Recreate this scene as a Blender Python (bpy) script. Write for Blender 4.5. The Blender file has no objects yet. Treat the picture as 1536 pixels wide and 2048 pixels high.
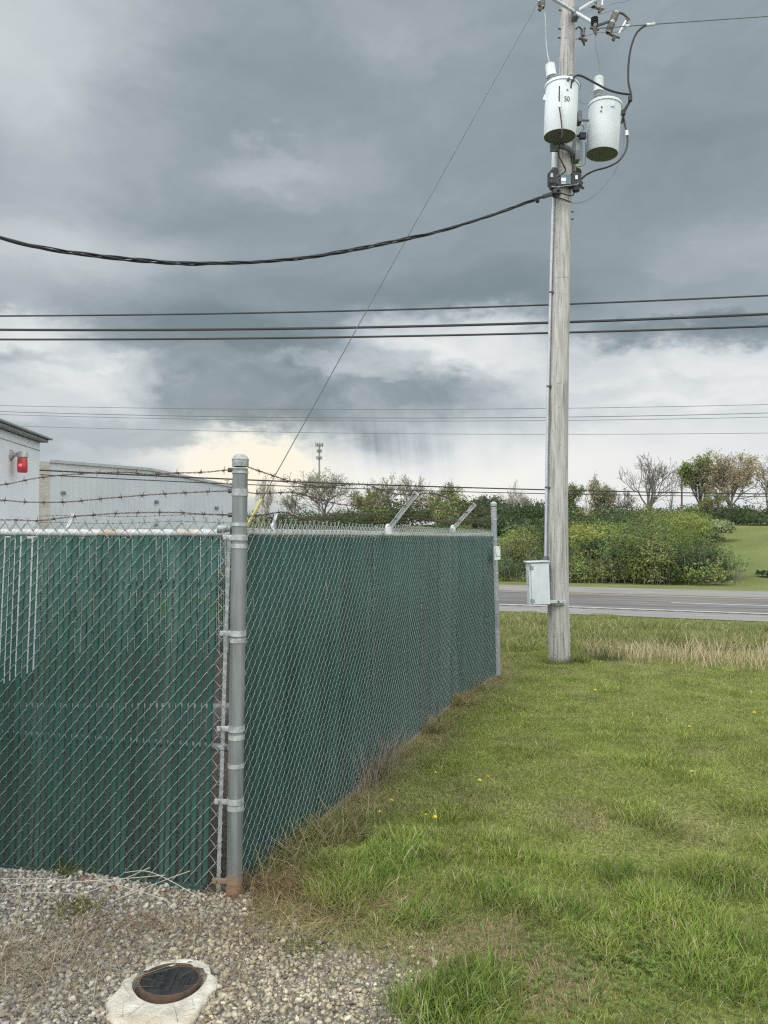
import bpy, math, random
import numpy as np
from mathutils import Vector, Matrix, Euler
R = math.radians
random.seed(7); rng = np.random.default_rng(7)
SC = bpy.context.scene; COL = SC.collection

# ------------------------------------------------------------------ camera
F = 1538.0; CAMZ = 1.72; PITCH = math.atan(51/F)
cd = bpy.data.cameras.new('camera'); cam = bpy.data.objects.new('camera', cd); COL.objects.link(cam)
cd.sensor_fit = 'VERTICAL'; cd.sensor_height = 36.0; cd.lens = F/2048*36.0
cd.clip_start = 0.05; cd.clip_end = 5000
cam.location = (0, 0, CAMZ); cam.rotation_euler = (R(90)+PITCH, 0, 0)
SC.camera = cam

# ------------------------------------------------------------------ exposure
SC.view_settings.view_transform = 'Standard'; SC.view_settings.look = 'None'
SC.view_settings.exposure = 0.0; SC.view_settings.gamma = 1.0
SC.render.film_transparent = False
SC.cycles.max_bounces = 6; SC.cycles.transparent_max_bounces = 8
SC.cycles.use_adaptive_sampling = False; SC.cycles.use_denoising = False
SC.cycles.filter_width = 1.25; SC.cycles.sample_clamp_indirect = 4.0

# ------------------------------------------------------------------ sun (soft, through broken cloud, from behind left)
SUN_EL, SUN_AZ = 48.0, 222.0      # azimuth clockwise from +Y
sl = bpy.data.lights.new('sun', 'SUN'); sun = bpy.data.objects.new('sun', sl); COL.objects.link(sun)
sl.energy = 1.5; sl.angle = R(22); sl.color = (1.0, 0.965, 0.90)
sd = Vector((math.sin(R(SUN_AZ))*math.cos(R(SUN_EL)), math.cos(R(SUN_AZ))*math.cos(R(SUN_EL)), math.sin(R(SUN_EL))))
sun.rotation_euler = sd.to_track_quat('Z', 'Y').to_euler(); sun.location = (-20, -20, 30)

# ------------------------------------------------------------------ world: storm clouds over a Nishita sky
W = bpy.data.worlds.new('World'); SC.world = W; W.use_nodes = True
def build_world():
    nt = W.node_tree; N = nt.nodes; L = nt.links; N.clear()
    def put(sock, v):
        if isinstance(v, bpy.types.NodeSocket): L.new(v, sock)
        else: sock.default_value = v
    def M(op, a, b=None, c=None, clamp=False):
        n = N.new('ShaderNodeMath'); n.operation = op; n.use_clamp = clamp
        put(n.inputs[0], a)
        if b is not None: put(n.inputs[1], b)
        if c is not None: put(n.inputs[2], c)
        return n.outputs[0]
    def noise(vec, scale, detail=6, rough=0.55, dist=0.0):
        n = N.new('ShaderNodeTexNoise'); n.noise_dimensions = '3D'; L.new(vec, n.inputs['Vector'])
        n.inputs['Scale'].default_value = scale; n.inputs['Detail'].default_value = detail
        n.inputs['Roughness'].default_value = rough; n.inputs['Distortion'].default_value = dist
        return n
    def comb(x, y, z):
        n = N.new('ShaderNodeCombineXYZ'); put(n.inputs[0], x); put(n.inputs[1], y); put(n.inputs[2], z); return n.outputs[0]
    tc = N.new('ShaderNodeTexCoord'); sp = N.new('ShaderNodeSeparateXYZ'); L.new(tc.outputs['Generated'], sp.inputs[0])
    X, Y, Z = sp.outputs
    U = M('ARCTAN2', X, Y); V = M('ARCSINE', Z)
    base = comb(U, M('MULTIPLY', V, 1.9), 0.37)
    w1 = noise(base, 2.6, 5, 0.55); w2 = noise(base, 9.0, 5, 0.6)
    s1 = N.new('ShaderNodeSeparateColor'); L.new(w1.outputs['Color'], s1.inputs[0])
    s2 = N.new('ShaderNodeSeparateColor'); L.new(w2.outputs['Color'], s2.inputs[0])
    def cen(a, k): return M('MULTIPLY', M('SUBTRACT', a, 0.5), k)
    Uw = M('ADD', U, M('ADD', cen(s1.outputs[0], 0.26), cen(s2.outputs[0], 0.10)))
    Vw = M('ADD', V, M('ADD', cen(s1.outputs[1], 0.13), cen(s2.outputs[1], 0.055)))
    big = noise(comb(M('MULTIPLY', Uw, 1.0), M('MULTIPLY', Vw, 2.4), 1.7), 2.3, 7, 0.56, 0.25)
    fine = noise(comb(M('MULTIPLY', Uw, 1.0), M('MULTIPLY', Vw, 2.2), 5.1), 8.0, 7, 0.62, 0.35)
    lum = M('ADD', 0.366, M('ADD', cen(big.outputs['Fac'], 0.15), cen(fine.outputs['Fac'], 0.15)))
    def ang(px, py):
        a = math.atan((px-768)/F); return a, math.atan((1075-py)/F*math.cos(a))
    #       px    py    rx   ry   amp
    blobs = [(30, 30, 210, 120, .16, 0), (110, 475, 380, 60, .15, 0), (545, 300, 90, 30, .07, 1), (590, 310, 160, 55, .07, 0), (20, 230, 200, 260, .10, 0), (780, 80, 120, 50, .05, 0),
             (650, 190, 420, 120, -.03, 0), (1350, 340, 330, 150, -.07, 0), (700, 575, 560, 50, -.07, 0), (1150, 565, 420, 55, -.08, 0), (330, 400, 420, 60, -.04, 0),
             (1490, 500, 170, 50, .14, 0), (60, 740, 250, 90, .24, 0), (10, 630, 110, 36, .24, 1), (130, 690, 60, 22, .14, 1), (215, 720, 50, 18, .12, 1), (60, 800, 160, 24, .08, 1), (190, 740, 110, 50, .15, 1), (110, 700, 100, 24, -.16, 1), (400, 760, 200, 90, -.075, 0), (360, 690, 200, 36, -.06, 1),
             (960, 665, 190, 52, .36, 1), (700, 742, 170, 24, .16, 1), (840, 700, 150, 34, .12, 1), (1300, 740, 300, 66, .28, 1), (1480, 650, 260, 24, -.20, 1), (1200, 690, 120, 40, .06, 0), (1300, 770, 150, 16, -.10, 1),
             (760, 805, 300, 52, -.035, 0), (540, 700, 230, 60, -.075, 0), (930, 775, 170, 36, -.07, 1), (480, 820, 230, 50, -.095, 1), (230, 880, 230, 60, .06, 0), (330, 640, 230, 40, -.09, 0), (600, 858, 190, 22, -.08, 1),
             (470, 935, 140, 58, .62, 1), (620, 935, 230, 60, .30, 0), (900, 930, 330, 80, .36, 0), (1280, 890, 330, 100, .26, 0), (1536, 870, 250, 110, .18, 0),
             (300, 930, 110, 30, .22, 1), (180, 905, 120, 20, .08, 1), (1100, 1010, 700, 60, .24, 0), (470, 640, 200, 24, -.05, 0)]
    bil = noise(comb(M('MULTIPLY', Uw, 1.0), M('MULTIPLY', Vw, 1.7), 3.3), 9.0, 8, 0.60, 0.5)
    bm = M('DIVIDE', M('SUBTRACT', V, ang(768, 745)[1]), 115/F); bm = M('POWER', 2.718, M('MULTIPLY', M('MULTIPLY', bm, bm), -1.0))
    lum = M('ADD', lum, M('MULTIPLY', bm, cen(bil.outputs['Fac'], 0.42)))
    w3 = noise(base, 26.0, 5, 0.62); s3 = N.new('ShaderNodeSeparateColor'); L.new(w3.outputs['Color'], s3.inputs[0])
    Ux = M('ADD', Uw, cen(s3.outputs[0], 0.055)); Vx = M('ADD', Vw, cen(s3.outputs[1], 0.040))
    for (px, py, rx, ry, amp, sharp) in blobs:
        a, e = ang(px, py)
        du = M('DIVIDE', M('SUBTRACT', Ux if sharp else Uw, a), rx/F); dv = M('DIVIDE', M('SUBTRACT', Vx if sharp else Vw, e), ry/F)
        q = M('ADD', M('MULTIPLY', du, du), M('MULTIPLY', dv, dv))
        if sharp: q = M('POWER', q, 2.2)
        g = M('POWER', 2.718, M('MULTIPLY', q, -0.85))
        lum = M('ADD', lum, M('MULTIPLY', g, amp))
    # rain streaks under the cloud base
    streak = noise(comb(M('ADD', M('MULTIPLY', U, 1.0), M('MULTIPLY', V, 0.12)), M('MULTIPLY', V, 0.05), 9.3), 55.0, 3, 0.6)
    a, e = ang(740, 905)
    du = M('DIVIDE', M('SUBTRACT', U, a), 250/F); dv = M('DIVIDE', M('SUBTRACT', V, e), 62/F)
    rg = M('POWER', 2.718, M('MULTIPLY', M('ADD', M('MULTIPLY', du, du), M('MULTIPLY', dv, dv)), -1.0))
    lum = M('ADD', lum, M('MULTIPLY', rg, M('SUBTRACT', M('MULTIPLY', streak.outputs['Fac'], 0.44), 0.275)))
    lum = M('MAXIMUM', lum, 0.222)
    ramp = N.new('ShaderNodeValToRGB'); L.new(lum, ramp.inputs[0]); cr = ramp.color_ramp
    cr.interpolation = 'LINEAR'
    pts = [(0.12, (.140, .188, .212)), (0.22, (.202, .254, .282)), (0.34, (.298, .354, .386)), (0.55, (.55, .60, .63)), (0.80, (.81, .83, .83)), (1.0, (.97, .95, .90))]
    while len(cr.elements) < len(pts): cr.elements.new(0.5)
    for el, (p, c) in zip(cr.elements, pts): el.position = p; el.color = (*c, 1)
    # warm light in the break over the horizon
    a, e = ang(485, 940)
    du = M('DIVIDE', M('SUBTRACT', Uw, a), 190/F); dv = M('DIVIDE', M('SUBTRACT', Vw, e), 80/F)
    wg = M('POWER', 2.718, M('MULTIPLY', M('ADD', M('MULTIPLY', du, du), M('MULTIPLY', dv, dv)), -1.0))
    mx = N.new('ShaderNodeMix'); mx.data_type = 'RGBA'; mx.blend_type = 'MULTIPLY'
    L.new(wg, mx.inputs[0]); L.new(ramp.outputs[0], mx.inputs[6]); mx.inputs[7].default_value = (1.06, 1.0, .84, 1)
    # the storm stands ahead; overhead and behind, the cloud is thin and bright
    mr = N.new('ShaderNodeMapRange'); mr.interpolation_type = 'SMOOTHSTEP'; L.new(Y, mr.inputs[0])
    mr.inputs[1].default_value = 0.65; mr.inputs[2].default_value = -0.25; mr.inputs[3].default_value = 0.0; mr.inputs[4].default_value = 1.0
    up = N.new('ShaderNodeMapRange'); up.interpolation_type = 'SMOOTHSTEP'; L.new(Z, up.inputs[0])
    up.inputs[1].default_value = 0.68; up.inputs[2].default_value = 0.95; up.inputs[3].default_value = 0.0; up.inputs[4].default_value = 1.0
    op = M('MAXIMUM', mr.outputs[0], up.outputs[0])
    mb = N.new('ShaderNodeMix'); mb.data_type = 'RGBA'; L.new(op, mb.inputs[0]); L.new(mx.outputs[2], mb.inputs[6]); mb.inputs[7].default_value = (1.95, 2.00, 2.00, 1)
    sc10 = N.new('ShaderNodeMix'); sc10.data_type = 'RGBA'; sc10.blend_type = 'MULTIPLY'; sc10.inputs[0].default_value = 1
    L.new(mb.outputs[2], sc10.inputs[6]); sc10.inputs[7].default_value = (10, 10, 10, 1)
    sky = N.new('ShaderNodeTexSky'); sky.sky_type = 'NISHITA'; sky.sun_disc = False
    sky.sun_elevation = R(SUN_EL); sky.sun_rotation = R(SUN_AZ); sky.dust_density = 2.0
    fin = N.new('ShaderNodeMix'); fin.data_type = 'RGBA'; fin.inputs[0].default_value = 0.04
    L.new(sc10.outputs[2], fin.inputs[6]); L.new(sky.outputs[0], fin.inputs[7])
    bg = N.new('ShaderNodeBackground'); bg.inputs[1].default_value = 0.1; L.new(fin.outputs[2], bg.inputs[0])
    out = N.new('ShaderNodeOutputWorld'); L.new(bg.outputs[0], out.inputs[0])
build_world()

# ------------------------------------------------------------------ helpers
def ray(px, py):
    v = -(py-1024)/F; u = (px-768)/F
    return u, math.cos(PITCH)-v*math.sin(PITCH), math.sin(PITCH)+v*math.cos(PITCH)
def at(px, py, Y):
    x, y, z = ray(px, py); k = Y/y
    return Vector((x*k, Y, CAMZ+z*k))
def G(px, py, z=0.0):
    x, y, d = ray(px, py); k = (z-CAMZ)/d
    return Vector((x*k, y*k, z))
def sstep(a, b, x):
    t = np.clip((x-a)/(b-a), 0, 1); return t*t*(3-2*t)
_tab = np.random.default_rng(3).random((256, 256))
def vnoise(x, y, f=1.0, oct=4, seed=0, rough=0.5):
    x = np.asarray(x, float)*f + seed*17.31; y = np.asarray(y, float)*f + seed*9.77
    s = 0; a = 1; n = 0
    for o in range(oct):
        xi = np.floor(x).astype(int); yi = np.floor(y).astype(int); fx = x-xi; fy = y-yi
        fx = fx*fx*(3-2*fx); fy = fy*fy*(3-2*fy)
        x0 = xi & 255; x1 = (xi+1) & 255; y0 = yi & 255; y1 = (yi+1) & 255
        v = (_tab[x0, y0]*(1-fx)+_tab[x1, y0]*fx)*(1-fy)+(_tab[x0, y1]*(1-fx)+_tab[x1, y1]*fx)*fy
        s = s+a*v; n += a; a *= rough; x = x*2.03+5.1; y = y*2.03+2.7
    return s/n

def tag(o, label=None, cat=None, group=None, kind=None):
    if label: o['label'] = label
    if cat: o['category'] = cat
    if group: o['group'] = group
    if kind: o['kind'] = kind
    return o
def empty(name, loc, label=None, cat=None, group=None):
    o = bpy.data.objects.new(name, None); COL.objects.link(o); o.location = loc
    o.empty_display_size = 0.1
    return tag(o, label, cat, group)
def link_mesh(name, me, mat, parent=None, smooth=False):
    o = bpy.data.objects.new(name, me); COL.objects.link(o)
    for m in (mat if isinstance(mat, (list, tuple)) else [mat]): me.materials.append(m)
    if smooth: me.polygons.foreach_set('use_smooth', np.ones(len(me.polygons), bool))
    if parent is not None:
        o.parent = parent
        if parent.type == 'EMPTY': o.matrix_parent_inverse = Matrix.Translation(-parent.location)
    return o
def np_mesh(name, V, Fc, mat, parent=None, col=None, smooth=False):
    V = np.asarray(V, np.float32); Fc = np.asarray(Fc, np.int32); k = Fc.shape[1]
    me = bpy.data.meshes.new(name)
    me.vertices.add(len(V)); me.vertices.foreach_set('co', V.ravel())
    me.loops.add(Fc.size); me.loops.foreach_set('vertex_index', Fc.ravel())
    me.polygons.add(len(Fc)); me.polygons.foreach_set('loop_start', np.arange(0, Fc.size, k, dtype=np.int32))
    me.polygons.foreach_set('loop_total', np.full(len(Fc), k, np.int32))
    me.update(calc_edges=True)
    if col is not None:
        ca = me.color_attributes.new('Col', 'FLOAT_COLOR', 'POINT')
        c4 = np.ones((len(V), 4), np.float32); c4[:, :3] = col; ca.data.foreach_set('color', c4.ravel())
    return link_mesh(name, me, mat, parent, smooth)

class MB:
    def __init__(s): s.v = []; s.f = []; s.m = []
    def add(s, vs, fs, mi=0):
        b = len(s.v); s.v += [tuple(p) for p in vs]; s.f += [tuple(b+i for i in f) for f in fs]; s.m += [mi]*len(fs); return s
    def box(s, c, size, rot=None, mi=0, bev=0.0):
        c = Vector(c); h = [q/2 for q in size]
        rot = rot if rot is not None else Matrix.Identity(3)
        if bev <= 0:
            vs = [c+rot@Vector((sx*h[0], sy*h[1], sz*h[2])) for sx in (-1, 1) for sy in (-1, 1) for sz in (-1, 1)]
            return s.add(vs, [(0, 1, 3, 2), (4, 6, 7, 5), (0, 4, 5, 1), (2, 3, 7, 6), (0, 2, 6, 4), (1, 5, 7, 3)], mi)
        import bmesh
        bm = bmesh.new(); bmesh.ops.create_cube(bm, size=1.0)
        for v in bm.verts: v.co = Vector((v.co.x*size[0], v.co.y*size[1], v.co.z*size[2]))
        bmesh.ops.bevel(bm, geom=bm.edges[:], offset=bev, segments=2, affect='EDGES', profile=0.5)
        bm.verts.index_update()
        s.add([c+rot@v.co for v in bm.verts], [[v.index for v in f.verts] for f in bm.faces], mi); bm.free(); return s
    def tube(s, pts, r, n=8, cap=True, mi=0):
        P = [Vector(p) for p in pts]; m = len(P)
        rr = r if isinstance(r, (list, tuple)) else [r]*m
        vs = []; ref = None
        for i in range(m):
            t = (P[min(i+1, m-1)]-P[max(i-1, 0)])
            if t.length < 1e-9: t = Vector((0, 0, 1))
            t.normalize()
            if ref is None: ref = Vector((1, 0, 0)) if abs(t.x) < 0.8 else Vector((0, 1, 0))
            a = t.cross(ref)
            if a.length < 1e-6: a = t.orthogonal()
            a.normalize(); b = t.cross(a).normalized(); ref = -t.cross(a).cross(t) if False else b.cross(t)
            ref = -a.cross(t) if False else ref
            for k in range(n):
                w = 2*math.pi*k/n; vs.append(P[i]+(a*math.cos(w)+b*math.sin(w))*rr[i])
            ref = t.cross(a) * -1 if False else a.cross(t)*-1
            ref = b*-1
        fs = []
        for i in range(m-1):
            for k in range(n):
                k2 = (k+1) % n; fs.append((i*n+k, i*n+k2, (i+1)*n+k2, (i+1)*n+k))
        if cap: fs.append(tuple(range(n-1, -1, -1))); fs.append(tuple((m-1)*n+k for k in range(n)))
        return s.add(vs, fs, mi)
    def lathe(s, prof, o, axis=(0, 0, 1), n=24, mi=0):   # prof: (radius, height)
        z = Vector(axis).normalized(); a = z.orthogonal().normalized(); b = z.cross(a); o = Vector(o)
        vs = []
        for (r, h) in prof:
            for k in range(n):
                w = 2*math.pi*k/n; vs.append(o+z*h+(a*math.cos(w)+b*math.sin(w))*max(r, 1e-4))
        fs = [(i*n+k, i*n+(k+1) % n, (i+1)*n+(k+1) % n, (i+1)*n+k) for i in range(len(prof)-1) for k in range(n)]
        return s.add(vs, fs, mi)
    def build(s, name, mat, parent=None, smooth=False):
        me = bpy.data.meshes.new(name); me.from_pydata(s.v, [], s.f)
        o = link_mesh(name, me, mat, parent, smooth)
        if any(s.m): me.polygons.foreach_set('material_index', s.m)
        if smooth:
            md = o.modifiers.new('split', 'EDGE_SPLIT'); md.split_angle = R(40)
        return o
def crom(pts, n=8):
    P = [Vector(p) for p in pts]; out = []
    for i in range(len(P)-1):
        p0 = P[max(i-1, 0)]; p1 = P[i]; p2 = P[i+1]; p3 = P[min(i+2, len(P)-1)]
        for k in range(n):
            t = k/n
            out.append(0.5*((2*p1)+(p2-p0)*t+(2*p0-5*p1+4*p2-p3)*t*t+(-p0+3*p1-3*p2+p3)*t**3))
    out.append(P[-1]); return out

# ------------------------------------------------------------------ materials
def mat(name, c1, c2=None, rough=0.6, metal=0.0, scale=20.0, vec=(1, 1, 1), detail=5, bump=0.0, bscale=None, attr=False, mixlo=0.35, mixhi=0.65, trans=0.0, emit=None, coords='Object', spec=0.5):
    m = bpy.data.materials.new(name); m.use_nodes = True; nt = m.node_tree; N = nt.nodes; L = nt.links
    p = N['Principled BSDF']; p.inputs['Roughness'].default_value = rough; p.inputs['Metallic'].default_value = metal
    p.inputs['Specular IOR Level'].default_value = spec
    tc = N.new('ShaderNodeTexCoord'); mp = N.new('ShaderNodeMapping'); mp.inputs['Scale'].default_value = vec
    L.new(tc.outputs[coords], mp.inputs[0])
    nz = N.new('ShaderNodeTexNoise'); nz.inputs['Scale'].default_value = scale; nz.inputs['Detail'].default_value = detail; nz.inputs['Roughness'].default_value = 0.6
    L.new(mp.outputs[0], nz.inputs['Vector'])
    if attr:
        at_ = N.new('ShaderNodeVertexColor'); at_.layer_name = 'Col'; csock = at_.outputs[0]
        if c2 is not None:
            mr = N.new('ShaderNodeMapRange'); L.new(nz.outputs[0], mr.inputs[0]); mr.inputs[1].default_value = mixlo; mr.inputs[2].default_value = mixhi
            mr.inputs[3].default_value = c1; mr.inputs[4].default_value = c2
            mx = N.new('ShaderNodeVectorMath'); mx.operation = 'SCALE'; L.new(csock, mx.inputs[0]); L.new(mr.outputs[0], mx.inputs['Scale']); csock = mx.outputs[0]
        L.new(csock, p.inputs['Base Color'])
    else:
        c2 = c2 or tuple(q*0.8 for q in c1)
        cr = N.new('ShaderNodeValToRGB'); L.new(nz.outputs[0], cr.inputs[0])
        cr.color_ramp.elements[0].position = mixlo; cr.color_ramp.elements[0].color = (*c1, 1)
        cr.color_ramp.elements[1].position = mixhi; cr.color_ramp.elements[1].color = (*c2, 1)
        csock = cr.outputs[0]; L.new(csock, p.inputs['Base Color'])
    if bump > 0:
        nb = N.new('ShaderNodeTexNoise'); nb.inputs['Scale'].default_value = bscale or scale*2; nb.inputs['Detail'].default_value = 4
        L.new(mp.outputs[0], nb.inputs['Vector'])
        b = N.new('ShaderNodeBump'); b.inputs['Strength'].default_value = 1.0; b.inputs['Distance'].default_value = bump
        L.new(nb.outputs[0], b.inputs['Height']); L.new(b.outputs[0], p.inputs['Normal'])
    if trans > 0:
        tr = N.new('ShaderNodeBsdfTranslucent'); L.new(csock, tr.inputs[0])
        ms = N.new('ShaderNodeMixShader'); ms.inputs[0].default_value = trans
        L.new(p.outputs[0], ms.inputs[1]); L.new(tr.outputs[0], ms.inputs[2]); L.new(ms.outputs[0], N['Material Output'].inputs[0])
    if emit:
        p.inputs['Emission Color'].default_value = (*emit[0], 1); p.inputs['Emission Strength'].default_value = emit[1]
    return m
def stain(m, col, z0, z1, nscale=12.0, amount=1.0, axis=2):
    """rust / dirt that covers a band of object-space heights with a ragged edge"""
    nt = m.node_tree; N = nt.nodes; L = nt.links; p = N['Principled BSDF']; src = p.inputs['Base Color'].links[0].from_socket
    tc = N.new('ShaderNodeTexCoord'); sp = N.new('ShaderNodeSeparateXYZ'); L.new(tc.outputs['Object'], sp.inputs[0])
    nz = N.new('ShaderNodeTexNoise'); nz.inputs['Scale'].default_value = nscale; nz.inputs['Detail'].default_value = 5; L.new(tc.outputs['Object'], nz.inputs['Vector'])
    ma = N.new('ShaderNodeMath'); ma.operation = 'MULTIPLY_ADD'; L.new(nz.outputs[0], ma.inputs[0]); ma.inputs[1].default_value = abs(z1-z0)*1.2; L.new(sp.outputs[axis], ma.inputs[2])
    mr = N.new('ShaderNodeMapRange'); L.new(ma.outputs[0], mr.inputs[0]); k = abs(z1-z0)*0.6
    mr.inputs[1].default_value = z0+k; mr.inputs[2].default_value = z1+k; mr.inputs[3].default_value = amount; mr.inputs[4].default_value = 0
    mx = N.new('ShaderNodeMix'); mx.data_type = 'RGBA'; L.new(mr.outputs[0], mx.inputs[0]); L.new(src, mx.inputs[6]); mx.inputs[7].default_value = (*col, 1)
    L.new(mx.outputs[2], p.inputs['Base Color'])

MT = {}
MT['ground'] = mat('ground_cover', 0.45, 1.55, 0.95, scale=42, detail=9, attr=True, bump=0.02, bscale=60, spec=0.1)
MT['blade'] = mat('grass_blades', 0.8, 1.2, 0.6, scale=3, attr=True, trans=0.4, spec=0.25)
MT['leaf'] = mat('leaves', 0.8, 1.2, 0.7, scale=1.5, attr=True, trans=0.35, spec=0.15)
MT['stone'] = mat('gravel_stones', 0.75, 1.2, 0.9, scale=90, attr=True, spec=0.2)
MT['bark'] = mat('bark', (.12, .108, .095), (.22, .205, .185), 0.95, scale=3, spec=0.1)
MT['bark_dark'] = mat('dark_bark', (.07, .055, .045), (.14, .115, .095), 0.95, scale=3, spec=0.1)
MT['bark_pale'] = mat('pale_bark', (.30, .27, .24), (.46, .43, .39), 0.95, scale=3, spec=0.1)
MT['galv'] = mat('galvanised_pipe', (.20, .22, .23), (.34, .365, .375), 0.5, 0.45, scale=14, vec=(1, 1, .25), bump=0.0006, bscale=120)
MT['galv_post'] = mat('galvanised_corner_post', (.095, .108, .110), (.20, .215, .215), 0.62, 0.1, scale=26, vec=(1, 1, .08), detail=8, bump=0.0012, bscale=90)
stain(MT['galv_post'], (.27, .165, .085), 0.07, 0.17, 18, .85)
MT['band'] = mat('galvanised_band', (.24, .26, .262), (.44, .46, .46), 0.5, 0.3, scale=38)
MT['rail'] = mat('weathered_rail', (.50, .52, .53), (.62, .64, .65), 0.6, 0.25, scale=9)
def cracks(m):
    nt = m.node_tree; N = nt.nodes; L = nt.links; p = N['Principled BSDF']; src = p.inputs['Base Color'].links[0].from_socket
    tc = N.new('ShaderNodeTexCoord'); last = src
    for sc_, vec, lo, hi, k in ((34, (1, 1, .028), .61, .67, .6), (70, (1, 1, .05), .60, .68, .65), (16, (.6, .6, 3.2), .665, .70, .55)):
        mp = N.new('ShaderNodeMapping'); mp.inputs['Scale'].default_value = vec; L.new(tc.outputs['Object'], mp.inputs[0])
        nz = N.new('ShaderNodeTexNoise'); nz.inputs['Scale'].default_value = sc_; nz.inputs['Detail'].default_value = 3; L.new(mp.outputs[0], nz.inputs['Vector'])
        mr = N.new('ShaderNodeMapRange'); L.new(nz.outputs[0], mr.inputs[0]); mr.inputs[1].default_value = lo; mr.inputs[2].default_value = hi; mr.inputs[3].default_value = 1; mr.inputs[4].default_value = k
        vm = N.new('ShaderNodeVectorMath'); vm.operation = 'SCALE'; L.new(last, vm.inputs[0]); L.new(mr.outputs[0], vm.inputs['Scale']); last = vm.outputs[0]
    L.new(last, p.inputs['Base Color'])
def rusty_rail():
    m = MT['rail']; nt = m.node_tree; N = nt.nodes; L = nt.links; p = N['Principled BSDF']; src = p.inputs['Base Color'].links[0].from_socket
    tc = N.new('ShaderNodeTexCoord'); nz = N.new('ShaderNodeTexNoise'); nz.inputs['Scale'].default_value = 6; nz.inputs['Detail'].default_value = 6; L.new(tc.outputs['Object'], nz.inputs['Vector'])
    mr = N.new('ShaderNodeMapRange'); L.new(nz.outputs[0], mr.inputs[0]); mr.inputs[1].default_value = .56; mr.inputs[2].default_value = .72; mr.inputs[4].default_value = .8
    mx = N.new('ShaderNodeMix'); mx.data_type = 'RGBA'; L.new(mr.outputs[0], mx.inputs[0]); L.new(src, mx.inputs[6]); mx.inputs[7].default_value = (.38, .27, .15, 1); L.new(mx.outputs[2], p.inputs['Base Color'])
rusty_rail()
MT['wire'] = mat('galvanised_wire', (.23, .26, .25), (.35, .38, .37), 0.55, 0.2, scale=40)
MT['barb'] = mat('rusty_wire', (.055, .035, .03), (.12, .075, .06), 0.8, 0.1, scale=60)
MT['slat'] = mat('green_slats', .84, 1.2, 0.6, 0, scale=7, vec=(1, 1, .25), detail=8, spec=0.25, attr=True)
MT['slat_plain'] = mat('green_slat_channel', (.017, .060, .050), (.022, .070, .060), 0.5, scale=6)
MT['polewood'] = mat('weathered_pole_wood', (.30, .293, .28), (.44, .435, .42), 0.95, scale=26, vec=(1, 1, .09), detail=9, bump=0.012, bscale=34, mixlo=.36, mixhi=.62, spec=0.1)
MT['tank'] = mat('transformer_paint', (.58, .645, .68), (.65, .705, .735), 0.6, 0, scale=4, detail=8, spec=.3)
MT['tankbase'] = mat('transformer_base', (.10, .115, .105), (.15, .165, .15), 0.7, scale=12)
MT['cap'] = mat('bushing_cover_plastic', (.52, .56, .58), (.60, .64, .66), 0.45, scale=12)
MT['porc'] = mat('porcelain', (.36, .38, .38), (.44, .46, .46), 0.3, scale=10)
MT['porcdark'] = mat('brown_porcelain', (.26, .26, .255), (.38, .375, .365), 0.35, scale=14)
MT['blackpoly'] = mat('black_polymer', (.012, .015, .018), (.022, .026, .03), 0.5, scale=20)
MT['cable'] = mat('black_cable', (.010, .011, .012), (.022, .023, .025), 0.55, scale=30)
MT['alu'] = mat('aluminium', (.42, .46, .48), (.55, .59, .61), 0.4, 0.5, scale=18)
MT['strand'] = mat('grey_strand', (.10, .11, .115), (.16, .17, .175), 0.5, 0.5, scale=30)
MT['palewire'] = mat('pale_lead', (.42, .46, .48), (.52, .55, .57), 0.5, 0.2, scale=30)
MT['bracket'] = mat('dark_bracket', (.10, .12, .13), (.17, .19, .20), 0.55, 0.4, scale=22)
MT['ironrust'] = mat('rusty_hardware', (.06, .055, .05), (.14, .12, .10), 0.8, 0.2, scale=50)
MT['boxpaint'] = mat('box_paint', (.47, .53, .56), (.56, .615, .645), 0.6, 0.0, scale=7, vec=(1, 1, .4), spec=.3)
MT['conduit'] = mat('conduit', (.36, .385, .41), (.46, .49, .52), 0.4, 0.15, scale=6)
MT['white'] = mat('white_paint', (.74, .76, .76), (.82, .83, .83), 0.5, scale=10)
MT['black'] = mat('black_ink', (.02, .02, .02), (.03, .03, .03), 0.6)
MT['stucco'] = mat('white_stucco', (.70, .73, .77), (.76, .785, .82), 0.95, scale=3, spec=0.1)
MT['siding'] = mat('grey_metal_siding', (.37, .40, .43), (.42, .45, .475), 0.55, 0, scale=.7)
MT['trim'] = mat('grey_trim', (.27, .285, .29), (.33, .34, .345), 0.6, scale=6)
MT['stonewall'] = mat('stone_veneer', (.30, .285, .255), (.42, .40, .365), 0.9, scale=2.5, vec=(1, 1, 4))
MT['yellow'] = mat('yellow_plastic', (.52, .46, .16), (.60, .53, .20), 0.5, scale=12)
MT['concrete'] = mat('concrete', (.50, .47, .41), (.66, .635, .57), 0.95, scale=7, bump=0.004, bscale=90, spec=0.2)
MT['kerb'] = mat('kerb_concrete', (.11, .108, .10), (.21, .205, .19), 0.95, scale=7, bump=0.004, bscale=90, spec=0.2)
MT['iron'] = mat('cast_iron', (.018, .02, .022), (.04, .042, .043), 0.55, 0.3, scale=40, bump=0.001, bscale=150)
MT['ironring'] = mat('rusty_iron', (.12, .065, .04), (.055, .045, .04), 0.85, 0.1, scale=30, bump=0.001, bscale=150)
MT['asphalt'] = mat('asphalt', (.095, .093, .093), (.20, .197, .19), 0.95, scale=1.3, vec=(.16, 1.4, 1), detail=9, bump=0.004, bscale=60, spec=0.2)
MT['shoulder'] = mat('asphalt_shoulder', (.19, .187, .182), (.275, .268, .258), 0.95, scale=2.2, vec=(.22, 1.2, 1), detail=9, bump=0.004, bscale=60, spec=0.2)
MT['paintw'] = mat('road_paint_white', (.62, .62, .60), (.36, .36, .35), 0.8, scale=5, mixlo=.5, mixhi=.75)
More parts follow.
